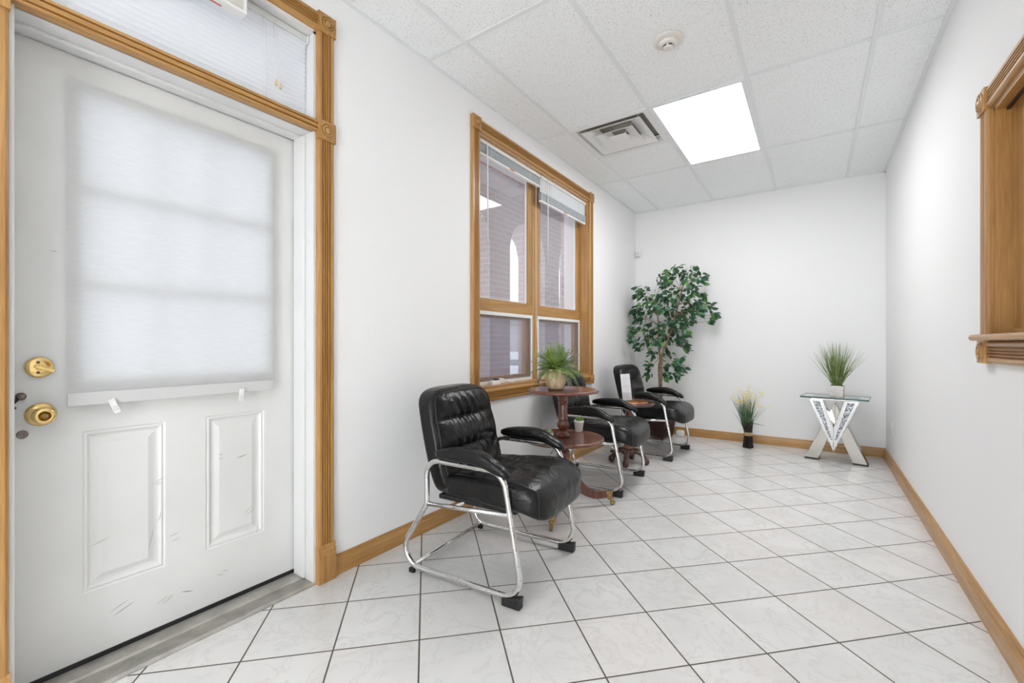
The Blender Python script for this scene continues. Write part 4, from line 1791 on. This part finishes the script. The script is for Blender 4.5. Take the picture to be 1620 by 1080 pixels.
fa, fb = MB(), MB()
for k in range(92):
    a = 2 * pi * k / 92 * 5 + rnd.uniform(-.2, .2)
    el = rnd.uniform(.42, 1.42)
    L_ = rnd.uniform(.13, .20) if el > .9 else rnd.uniform(.12, .19)
    v = (cos(a) * cos(el), sin(a) * cos(el), sin(el))
    frond(fa if k % 5 else fb, (cos(a) * .03 * rnd.random(), sin(a) * .03 * rnd.random(), .120), v, L_, 1.6 - el * .75, 20, .034)
for a, L_ in ((-3.0, .17), (-2.5, .15), (.3, .20), (.75, .20), (-.3, .17), (3.9, .19)):
    frond(fb, (0, 0, .12), (cos(a), sin(a), .45), L_, 2.1, 22, .036)
fa.build('fronds', M_FERN, fp, fix=False)
fb.build('pale_fronds', M_FERN2, fp, fix=False)['label'] = 'paler bluish fronds'

# ------------------------------------------------------------------ two small succulents


def succulent(loc, sc, label, leafm, nl):
    e = tag(empty('potted_succulent', loc), label, 'potted plant', 'small succulents in white pots')
    MB().lathe([(.0005, 0), (.021 * sc, 0), (.023 * sc, .003), (.030 * sc, .058 * sc), (.0325 * sc, .060 * sc), (.033 * sc, .072 * sc), (.030 * sc, .073 * sc), (.0295 * sc, .062 * sc), (.0005, .060 * sc)], 32, None, True, False).build('pot', M_WPLAST, e)
    MB().lathe([(.0295 * sc, .063 * sc), (.0005, .067 * sc)], 20, None, True, False).build('soil', M_SOIL, e)
    mb = MB()
    r_ = random.Random(nl)
    for k in range(nl):
        a = k * 2.4
        el = .25 + 1.15 * k / nl
        Lf = .036 * sc * r_.uniform(.85, 1.15)
        d = Vector((cos(a) * cos(el), sin(a) * cos(el), sin(el)))
        b = Vector((0, 0, .064 * sc))
        mb.tube([b, b + d * Lf * .35, b + d * Lf * .7 + Vector((0, 0, .002)), b + d * Lf + Vector((0, 0, .005))], [.0035 * sc, .0048 * sc, .0036 * sc, .0004], 6)
    mb.build('leaves', leafm, e)
    return e


succulent((-1.345, 2.790, .4745), 1.06, 'small succulent in white pot at the back of the lower shelf, right of the post', M_SUCC, 22)
succulent((-1.339, 2.356, .4745), .84, 'spiky pale succulent on the lower shelf beside the armrest of the nearest chair', M_SUCC2, 24)

# ------------------------------------------------------------------ small inlaid pedestal table
pt = tag(empty('pedestal_table', (-1.385, 3.900, 0), radians(18)), 'small round table with orange inlaid top on a dark mahogany pedestal', 'table')
MB().lathe([(.0005, .530), (.19, .530), (.218, .534), (.226, .542), (.226, .550), (.220, .556), (.206, .558), (.170, .5585)], 64, None, True, False).build('table_top', M_WALNUT, pt)
MB().lathe([(.171, .5570), (.171, .5590), (.0005, .5590)], 64, None, True, False).build('inlay', M_INLAY, pt)
ri = MB()
ri.lathe([(.120, .5590), (.120, .5594), (.112, .5594), (.112, .5590)], 8, None, False, False)
for k in range(8):
    a = k * pi / 4
    ri.tube([(.118 * cos(a), .118 * sin(a), .5590), (.168 * cos(a), .168 * sin(a), .5590)], .0012, 4)
ri.build('inlay_line', M_WALNUT, pt)
MB().lathe([(.030, .130), (.050, .134), (.052, .150), (.044, .160), (.036, .175), (.044, .195), (.052, .230), (.050, .265), (.040, .290), (.032, .305), (.036, .312), (.032, .320), (.026, .36), (.028, .43), (.034, .445), (.030, .455), (.034, .49), (.060, .510), (.070, .530)], 32, None, True).build('pedestal', cherry('golden_oak_post', (0.30, 0.12, 0.045), (0.16, 0.055, 0.022), 2), pt)
MB().lathe([(.0005, .080), (.05, .080), (.066, .092), (.066, .120), (.055, .132), (.0005, .132)], 24, None, True, False).build('hub', M_WALNUT, pt)
for k in range(4):
    a = k * pi / 2 + radians(-8)
    Mx = Rz(a)
    lp = smooth_path([(.040, 0, .108), (.075, 0, .116), (.110, 0, .098), (.136, 0, .062), (.150, 0, .034)], 5)
    lg = MB()
    lg.tube(lp, [.026, .027, .027, .027, .026, .026, .025, .025, .024, .024, .023, .022, .022, .022, .022, .022, .023, .023, .024, .024, .024][:len(lp)], 10, M=Mx)
    lg.lathe([(.010, -.026), (.024, -.024), (.030, -.012), (.031, 0), (.030, .012), (.024, .024), (.010, .026)], 20, Mx @ T(.152, 0, .0305) @ Rx(pi / 2), True)
    lg.build('leg', M_WALNUT, pt)

# brochure holder with a flyer
bh = tag(empty('flyer_stand', (-1.405, 3.925, .5594), radians(-60)), 'clear acrylic stand holding a tall white flyer on the inlaid table', 'flyer stand')
tl = Ry(radians(-9))
tf = T(0, 0, .004) @ Rx(radians(4)) @ tl
MB().box(-.001, -.042, .002, .001, .042, .245, tf).build('flyer', M_PAPER, bh)
f = MB()
f.box(.0025, -.046, 0, .0045, .046, .075, tl)
f.box(-.0045, -.046, 0, -.0025, .046, .165, tl)
f.box(-.0045, -.046, -.0, .0045, .046, .0018)
f.box(-.045, -.046, 0, .045, .046, .002)
f.box(.030, .047, 0, .045, .049, .075)
f.build('holder', M_CLEAR, bh)
pr = MB()
rnd = random.Random(3)
for k in range(17):
    z = .225 - k * .0125
    w = rnd.uniform(.012, .030)
    if k in (2, 3, 8): w = .033
    pr.box(.0012, -w, z, .0014, w, z + (.0016 if k not in (2, 8) else .004), tf)
pr.build('print_lines', pmat('print_grey', (0.55, 0.56, 0.60), .8), bh)

# ------------------------------------------------------------------ artificial ficus in wicker basket
fc = tag(empty('ficus_tree', (-1.470, 5.130, 0)), 'tall artificial ficus tree in a dark wicker basket in the far corner', 'potted tree')
bk = MB()
Mb = Rz(radians(-12))
nr = 22
for i in range(nr):
    z0, z1 = .035 + i * .0135, .035 + (i + 1) * .0135
    h0 = .110 + .045 * i / nr + (.002 if i % 2 else -.002)
    h1 = .110 + .045 * (i + 1) / nr + (.002 if i % 2 else -.002)
    vs = [(-h0, -h0, z0), (h0, -h0, z0), (h0, h0, z0), (-h0, h0, z0), (-h1, -h1, z1), (h1, -h1, z1), (h1, h1, z1), (-h1, h1, z1)]
    bk.add(vs, [(0, 3, 2, 1), (4, 5, 6, 7), (0, 1, 5, 4), (1, 2, 6, 5), (2, 3, 7, 6), (3, 0, 4, 7)], False, Mb)
for s in (-1, 1):
    for q in (-.9, -.5, 0, .5, .9):
        for ax in (0, 1):
            a0 = (q * .110, s * .114, .03) if ax == 0 else (s * .114, q * .110, .03)
            a1 = (q * .155, s * .159, .335) if ax == 0 else (s * .159, q * .155, .335)
            bk.tube([a0, a1], .0045, 6, M=Mb)
bko = bk.build('wicker_basket', M_WICKER, fc)
for sx in (-1, 1):
    for sy in (-1, 1):
        MB().tube([(sx * .098, sy * .098, .04), (sx * .100, sy * .100, .0)], [.012, .008], 8, M=Mb).build('basket_foot', M_WICKER, bko)
rim = MB().tube([(-.158, -.158, .335), (.158, -.158, .335), (.158, .158, .335), (-.158, .158, .335)], .008, 8, closed=True, M=Mb)
rim.build('basket_rim', M_WICKER, bko)
ms_ = MB()
cushion(ms_, 14, 14, 4, 4, lambda x, y, z: (x * .145 * 1, y * .145, .325 + z * .018 + .012 * sin(x * 9) * sin(y * 8 + 1) * max(0, z)))
ms_.build('moss', M_MOSS, fc).rotation_euler = (0, 0, radians(-12))


def px2(cu_, cv_, dy):
    """crown layout measured on a 4.906x sheet; gives local metres on the plane y = 5.13 + dy"""
    u = 980 + cu_ / 4.906
    v = 400 + cv_ / 4.906
    th = .6055
    dx = -sin(th) + (u - 806.2) / 696 * cos(th)
    dyy = cos(th) + (u - 806.2) / 696 * sin(th)
    dz = (543.5 - v) / 696
    k = (5.13 + dy) / dyy
    return Vector((dx * k + 1.470, dy, CZ + dz * k))


def clamp_y(d): return max(-.33, min(.22, d))


tr = MB()
trunkA = [px2(312, 1080, 0) * Vector((1, 1, 0)) if False else Vector((.02, 0, .32)), px2(312, 1040, 0), px2(308, 960, .0), px2(306, 880, .01), px2(316, 810, .0), px2(300, 700, .02), px2(304, 560, .05), px2(292, 470, .04), px2(286, 390, .02)]
trunkB = [Vector((.035, .01, .32)), px2(322, 1040, .01), px2(326, 950, .005), px2(322, 870, -.005), px2(328, 800, -.01), px2(352, 730, -.04), px2(395, 620, -.06), px2(430, 490, -.07), px2(458, 400, -.06), px2(482, 300, -.05)]
for P_, r0, r1 in ((trunkA, .013, .006), (trunkB, .015, .007)):
    sp_ = smooth_path(P_, 5)
    n = len(sp_)
    tr.tube(sp_, [r0 + (r1 - r0) * i / (n - 1) for i in range(n)], 9)
tr.build('trunk', M_FBARK, fc)
CL = [(180, 290, 60), (120, 330, 35), (80, 460, 50), (60, 520, 30), (150, 430, 55), (200, 350, 60), (120, 600, 50), (110, 650, 35), (180, 510, 50),
      (160, 730, 40), (220, 660, 65), (260, 590, 60), (250, 450, 55), (300, 400, 50), (330, 190, 45), (400, 170, 50), (440, 110, 22), (480, 160, 45),
      (560, 150, 50), (520, 210, 50), (400, 260, 55), (360, 230, 40), (620, 215, 35), (650, 180, 20), (560, 290, 55), (640, 320, 42), (450, 330, 55),
      (400, 370, 60), (540, 400, 60), (600, 400, 50), (620, 450, 38), (690, 430, 42), (725, 490, 36), (700, 530, 28), (480, 470, 60), (400, 480, 65),
      (340, 440, 50), (370, 560, 60), (450, 540, 60), (500, 600, 40), (420, 620, 55), (340, 650, 60), (300, 700, 48), (260, 785, 36), (450, 680, 48),
      (510, 730, 38), (480, 640, 45), (540, 520, 32), (370, 765, 38), (232, 870, 30), (225, 945, 30), (355, 870, 30), (360, 955, 32), (420, 850, 28),
      (430, 905, 40), (475, 900, 32), (450, 950, 28), (460, 820, 24), (555, 460, 40), (300, 320, 35)]
rnd = random.Random(7)
lv1, lv2, tw_ = MB(), MB(), MB()


def leaf(mb, p, d, nrm, L_, w):
    d = d.normalized()
    s = d.cross(nrm)
    s = s.normalized() if s.length > .01 else d.orthogonal().normalized()
    n = s.cross(d)
    st = [(0, 0), (.16, .55), (.38, 1.0), (.62, .82), (.84, .38)]
    vs = []
    for t, k in st[1:]:
        c = p + d * L_ * t - n * L_ * .10 * t * t
        vs += [c - s * w * k + n * w * .25 * k, c, c + s * w * k + n * w * .25 * k]
    tip = p + d * L_ - n * L_ * .16
    vs = [p] + vs + [tip]
    fs = [(0, 1, 2), (0, 2, 3)]
    for i in range(3):
        o = 1 + i * 3
        fs += [(o, o + 3, o + 4, o + 1), (o + 1, o + 4, o + 5, o + 2)]
    o = 10
    fs += [(o, 13, o + 1), (o + 1, 13, o + 2)]
    mb.add(vs, fs, True)


skelA = [trunkA[i] for i in range(4, 9)]
skelB = [trunkB[i] for i in range(4, 10)]
for (cx_, cy_, cr_) in CL:
    dy = clamp_y(rnd.uniform(-.26, .20))
    c = px2(cx_, cy_, dy)
    if c.x < -.30: c.x = -.30 + rnd.uniform(0, .01)
    c.y = min(c.y, .19)
    near = min(skelA + skelB, key=lambda q: (q - c).length + (0 if q.z < c.z + .05 else .25))
    mid = near.lerp(c, .55) + Vector((0, 0, .03))
    path = smooth_path([near, mid, c], 5)
    tw_.tube(path, [.0032 * (1 - .6 * i / (len(path) - 1)) for i in range(len(path))], 5)
    R_ = cr_ / 4.906 / 137
    nl = max(8, int(cr_ / 2.7))
    for k in range(nl):
        o = Vector((rnd.gauss(0, .5), rnd.gauss(0, .6), rnd.gauss(0, .5)))
        if o.length > 1.05: o = o.normalized() * 1.05
        p = c + o * R_
        out = (p - near)
        d = Vector((out.x * 1.2 + rnd.uniform(-.2, .2), out.y + rnd.uniform(-.2, .2), rnd.uniform(-.34, .10)))
        L_ = rnd.uniform(.056, .080)
        if p.y + d.normalized().y * L_ > .31: p.y = .22; d.y = min(d.y, .05)
        if -1.470 + p.x + d.normalized().x * L_ < XL + .012: p.x = XL + 1.470 + .08
        leaf(lv2 if rnd.random() < .16 else lv1, p, d, Vector((rnd.uniform(-.7, .7), rnd.uniform(-1.6, -.2), .8)), L_, L_ * .31)
        if k % 3 == 0:
            tw_.tube([c, p], .0012, 4)
lv1.build('leaves', M_FICUS, fc, fix=False)
lv2.build('light_leaves', M_FICUS2, fc, fix=False)['label'] = 'brighter yellow green leaves'
tw_.build('twigs', M_FBARK, fc)

# ------------------------------------------------------------------ standing flower bundle
fbn = tag(empty('flower_bundle', (-.566, 5.185, 0)), 'dark twig bundle with green blades and yellow flowers on the floor by the far wall', 'flower bundle')
rnd = random.Random(21)
tg = MB()
for k in range(70):
    a = rnd.uniform(0, 2 * pi)
    r0 = .052 * math.sqrt(rnd.random())
    r1 = .037 * math.sqrt(rnd.random())
    r2 = .056 * math.sqrt(rnd.random())
    a2 = a + rnd.uniform(-.4, .4)
    a3 = a2 + rnd.uniform(-.4, .4)
    tg.tube([(r0 * cos(a), r0 * sin(a), rnd.uniform(0, .008)), (r1 * cos(a2), r1 * sin(a2), .145), (-.01 + r2 * 1.15 * cos(a3), r2 * sin(a3), .28 + rnd.uniform(-.02, .02))], [.0034, .0030, .0028], 5)
tg.build('twigs', M_TWIG, fbn)
MB().lathe([(.0385, .128), (.0405, .130), (.0405, .162), (.0385, .164)], 28, None, True, False).build('raffia_band', M_RAFFIA, fbn)
gb, yf = MB(), MB()


def blade(mb, b, v, L_, droop, w, seg=7):
    d = Vector(v).normalized()
    p = Vector(b)
    sd = d.cross(Vector((rnd.uniform(-1, 1), rnd.uniform(-1, 1), .2)))
    sd = sd.normalized()
    vs = []
    for i in range(seg + 1):
        ww = w * (1 - (i / seg) ** 1.6) + .0003
        vs += [p - sd * ww, p + sd * ww]
        d = (d + Vector((d.x, d.y, 0)) * droop / seg + Vector((0, 0, -droop * .55 / seg))).normalized()
        p = p + d * (L_ / seg)
    mb.add(vs, [(2 * i, 2 * i + 1, 2 * i + 3, 2 * i + 2) for i in range(seg)], True)
    return p


for k in range(150):
    a = rnd.uniform(0, 2 * pi)
    sp_ = abs(rnd.gauss(0, .24))
    if sp_ > .62: sp_ = .62
    r = .042 * math.sqrt(rnd.random())
    v = (cos(a) * sp_ - .05, sin(a) * min(sp_, .42), 1)
    tip = blade(gb, (-.01 + r * cos(a), r * sin(a), .22 + rnd.uniform(0, .05)), v, rnd.uniform(.18, .34), rnd.uniform(0, .5), .0026)
    if k % 3 == 0:
        for j in range(rnd.choice((3, 4, 5))):
            w = Vector((rnd.uniform(-1, 1), rnd.uniform(-1, 1), rnd.uniform(-.2, 1))).normalized()
            s = w.orthogonal().normalized() * .0045
            q = tip + Vector((rnd.uniform(-.008, .008), rnd.uniform(-.008, .008), rnd.uniform(-.02, .012)))
            yf.add([q, q + w * .010 + s, q + w * .022, q + w * .010 - s], [(0, 1, 2, 3)])
for a, z in ((.0, .20), (.3, .17), (-.5, .19)):
    blade(gb, (.02, 0, .26), (cos(a), sin(a) * .4 - .2, z - .18), .14, .3, .002)
gb.build('grass_blades', M_BGRASS, fbn, fix=False)
yf.build('yellow_flowers', M_YELLOW, fbn, fix=False)['kind'] = 'stuff'

# ------------------------------------------------------------------ mirrored V table with glass top
vt = tag(empty('mirrored_table', (.160, 5.03, 0), radians(-7)), 'mirrored side table with crystal inlaid V base and square glass top', 'table')
ZT = .590
g = MB().box(-.247, -.175, ZT, .247, .175, ZT + .012)
gt = g.build('glass_top', M_TOPGLASS, vt)
ge = MB()
e_ = .0016
ge.box(-.2475, -.1760, ZT, .2475, -.175 + e_, ZT + .012)
ge.box(-.2475, .175 - e_, ZT, .2475, .1760, ZT + .012)
ge.box(-.2480, -.175, ZT, -.247 + e_, .175, ZT + .012)
ge.box(.247 - e_, -.175, ZT, .2480, .175, ZT + .012)
ge.build('glass_edge', M_GEDGE, gt)
# V frame
yv0, yv1 = -.150, -.030


def vpoly(s, o, top=True):
    """one arm of the V (s=-1 left, +1 right); o = inset"""
    # outer edge from (.192,ZT) down to (0,.118); inner edge from (.080,ZT) to (0,.31)
    so = (.192) / (ZT - .118)
    x_out = lambda z: (z - .118) * so
    x_in = lambda z: (z - .335) * (.082 / (ZT - .335))
    return x_out, x_in


xo, xi = vpoly(1, 0)
for s in (-1, 1):
    # body of the arm
    pts = [(0, .118), (s * xo(ZT - .012), ZT - .012), (s * xi(ZT - .012), ZT - .012), (0, .335)]
    ar = MB().prism(pts, yv0, yv1, 'y')
    ao = ar.build('v_arm', M_MIRROR, vt, .002)
    zb = .225
    pc = [(s * (xo(zb) - .036), zb), (s * (xo(zb) - .022), zb), (s * (xo(ZT - .028) - .026), ZT - .028), (s * (xi(ZT - .028) + .026), ZT - .028)]
    MB().prism(pc, yv0 - .002, yv0 + .001, 'y').build('crystal_inlay', M_CRYSTAL, ao)
    # bevelled mirror strips at each side of the inlay
    st_ = MB()
    for (za, zb2, off) in ((.14, ZT - .018, .006), (.14, ZT - .018, .026)):
        st_.prism([(s * (xo(za) - off), za), (s * (xo(za) - off - .0012), za), (s * (xo(zb2) - off - .0012), zb2), (s * (xo(zb2) - off), zb2)], yv0 - .0012, yv0, 'y')
    st_.prism([(s * (xi(.35) + .010), .35), (s * (xi(.35) + .0112), .35), (s * (xi(ZT - .018) + .0112), ZT - .018), (s * (xi(ZT - .018) + .010), ZT - .018)], yv0 - .0012, yv0, 'y')
    st_.build('bevel_line', pmat('mirror_joint', (.25, .25, .26), .3, metal=.8), ao)
    # leg of the inverted V behind
    lp_ = [(0, .545), (s * .232, .014), (s * .128, .014), (0, .345)]
    lo_ = MB().prism(lp_, -.025, .100, 'y')
    lg = lo_.build('leg', M_MIRRORB, vt, .002)
    MB().prism([(s * .129, 0), (s * .237, 0), (s * .232, .014), (s * .128, .014)], -.0255, .1005, 'y').build('foot_pad', M_BLACK, lg)
MB().prism([(-.17, ZT - .012), (.17, ZT - .012), (.17, ZT), (-.17, ZT)], -.14, .13, 'y').build('top_plate', M_MIRROR, vt, .001)

# ------------------------------------------------------------------ grass in square pot on that table
gp = tag(empty('potted_grass', (.172, 5.035, ZT + .0122), radians(-7)), 'ornamental grass in a square whitewashed pot on the glass table', 'potted plant')
f = MB()
f.prism([(-.050, 0), (.050, 0), (.052, .098), (-.052, .098)], -.050, .050, 'y')
f.build('pot', M_BOXPOT, gp, .002)
MB().box(-.044, -.044, .0975, .044, .044, .101).build('soil', M_SOIL, gp)
rnd = random.Random(33)
gb = MB()
for k in range(230):
    a = rnd.uniform(0, 2 * pi)
    r = .032 * math.sqrt(rnd.random())
    sp_ = min(.75, abs(rnd.gauss(0, .27)))
    v = (cos(a) * sp_, sin(a) * min(sp_, .5), 1)
    blade(gb, (r * cos(a), r * sin(a), .098), v, rnd.uniform(.26, .42) * (1 - .12 * sp_), rnd.uniform(.0, .45), .0024)
gb.build('grass_blades', M_GRASS, gp, fix=False)

# ================================================================== outside the window
GZ = -.15
tag(MB().box(-90, -40, GZ - .2, XLO, 120, GZ).build('snowy_ground', M_SNOW), 'snow covered ground outside the windows', kind='structure')
tag(MB().box(XLO - .03, -3.5, GZ, XLO, DY0, 3.4).box(XLO - .03, DY1, GZ, XLO, WY0, 3.4).box(XLO - .03, WY1, GZ, XLO, 14, 3.4).box(XLO - .03, WY0, GZ, XLO, WY1, WZ0).box(XLO - .03, WY0, WZ1, XLO, WY1, 3.4).box(XLO - .03, DY0, DZ1, XLO, DY1, 3.4).build('wall_outside', M_BRICKW), kind='structure')
sf = MB()
sf.box(-4.15, 1.9, 3.20, XLO - .03, 14, 3.28)
for k in range(40):
    sf.box(-4.15, 1.9 + k * .30, 3.192, XLO - .03, 1.9 + k * .30 + .006, 3.20)
tag(sf.build('ceiling_porch', M_SOFFIT), 'pale boarded porch soffit seen through the top of the window', kind='structure')
ax = -3.60
pw_, pd_ = .478, .52
for k in range(5):
    y = 4.733 + (k - 0) * 1.475 - 1.475
    e = empty('brick_pier', (ax - pd_ / 2, y + pw_ / 2, GZ))
    MB().box(-pd_ / 2, -pw_ / 2, 0, pd_ / 2, pw_ / 2, 2.55).build('shaft', M_BRICK, e)
    f = MB()
    f.box(-pd_ / 2 - .03, -pw_ / 2 - .03, 0, pd_ / 2 + .03, pw_ / 2 + .03, .10)
    f.build('base', pmat('base_stone', (.42, .41, .42), .8), e, .02)
    tag(e, ['brick porch pier standing left of all the others outside the window', 'brick porch pier seen through the left half of the window', 'brick porch pier seen behind the middle of the window',
            'brick porch pier seen through the right half of the window', 'farthest brick porch pier outside the window'][k], 'brick pier', 'brick porch piers')
# arched spandrel above the piers
arc = MB()
for k in range(5):
    ya_ = 4.733 + k * 1.475 - 1.475 + pw_
    yb_ = ya_ + 1.475 - pw_
    zs, zt = 2.50, 3.20
    n = 12
    rr = (yb_ - ya_) / 2
    for i in range(n):
        t0, t1_ = i / n, (i + 1) / n
        y0_, y1_ = ya_ + (yb_ - ya_) * t0, ya_ + (yb_ - ya_) * t1_
        h0 = zs + .40 * math.sqrt(max(0, 1 - (2 * t0 - 1) ** 2))
        h1 = zs + .40 * math.sqrt(max(0, 1 - (2 * t1_ - 1) ** 2))
        vs = [(ax - pd_, y0_, h0), (ax - pd_, y1_, h1), (ax - pd_, y1_, zt), (ax - pd_, y0_, zt), (ax, y0_, h0), (ax, y1_, h1), (ax, y1_, zt), (ax, y0_, zt)]
        arc.add(vs, [(0, 1, 2, 3), (7, 6, 5, 4), (0, 4, 5, 1), (1, 5, 6, 2), (2, 6, 7, 3), (3, 7, 4, 0)])
for k in range(5):
    y = 4.733 + k * 1.475 - 1.475
    arc.box(ax - pd_, y, 2.40, ax, y + pw_, 3.20)
tag(arc.build('wall_arcade', M_BRICK), 'brick arches of the porch outside the window', kind='structure')
# road, distant snow banks, trees, buildings
tag(MB().box(-60, 22, GZ - .01, -3, 30, GZ + .012, Rz(radians(6))).build('road', M_ROAD), 'grey street crossing the snow in the distance', 'road')
for nm, (x, y, z, w, d, h), lab in (('house', (-40, 62, GZ, 14, 9, 4.2), 'low grey house beyond the street'), ('house', (-20, 66, GZ, 12, 9, 3.6), 'low house far behind the porch piers')):
    e = tag(empty(nm, (x, y, z)), lab, 'house', 'houses beyond the street')
    MB().box(-w / 2, -d / 2, 0, w / 2, d / 2, h).build('walls', M_HOUSE, e)
    MB().prism([(-d / 2 - .5, h), (d / 2 + .5, h), (0, h + 2.4)], -w / 2 - .4, w / 2 + .4, 'x').build('roof', M_ROOF, e)


def bare_tree(x, y, h, seed, label):
    r_ = random.Random(seed)
    e = tag(empty('bare_tree', (x, y, GZ)), label, 'tree', 'bare winter trees')
    mb = MB()

    def grow(p, d, L_, r, lev):
        pts = [p]
        q = p
        for i in range(4):
            d = (d + Vector((r_.uniform(-.14, .14), r_.uniform(-.14, .14), r_.uniform(-.02, .10)))).normalized()
            q = q + d * L_ / 4
            pts.append(q)
        mb.tube(pts, [r * (1 - .12 * i) for i in range(5)], 5 if lev < 2 else 3)
        if lev < 4:
            for i in range(5 if lev else 6):
                b = pts[r_.choice((2, 3, 4))]
                nd = (d + Vector((r_.uniform(-1, 1), r_.uniform(-1, 1), r_.uniform(-.1, .7))) * .8).normalized()
                grow(b, nd, L_ * r_.uniform(.55, .72), r * .5, lev + 1)
    grow(Vector((0, 0, 0)), Vector((0, 0, 1)), h * .36, h * .022, 0)
    mb.build('branches', M_BARK, e)


bare_tree(-17.6, 34.0, 7.5, 4, 'bare branching tree seen through the right window pane')
bare_tree(-26.0, 35.5, 7.0, 9, 'bare tree farther left beyond the porch')
bk_ = tag(empty('snow_topped_boulder', (-5.2, 7.7, GZ)), 'rounded grey boulder beyond the porch, seen in the lower left pane', 'boulder')
mb = MB()
cushion(mb, 12, 12, 10, 2.4, lambda x, y, z: (x * .42 + .03 * sin(5 * y), y * .38, .20 + z * .22 + .03 * sin(4 * x)))
mb.build('rock', pmat('boulder_grey', (.40, .39, .40), .9, bump=.5, bscale=8), bk_)
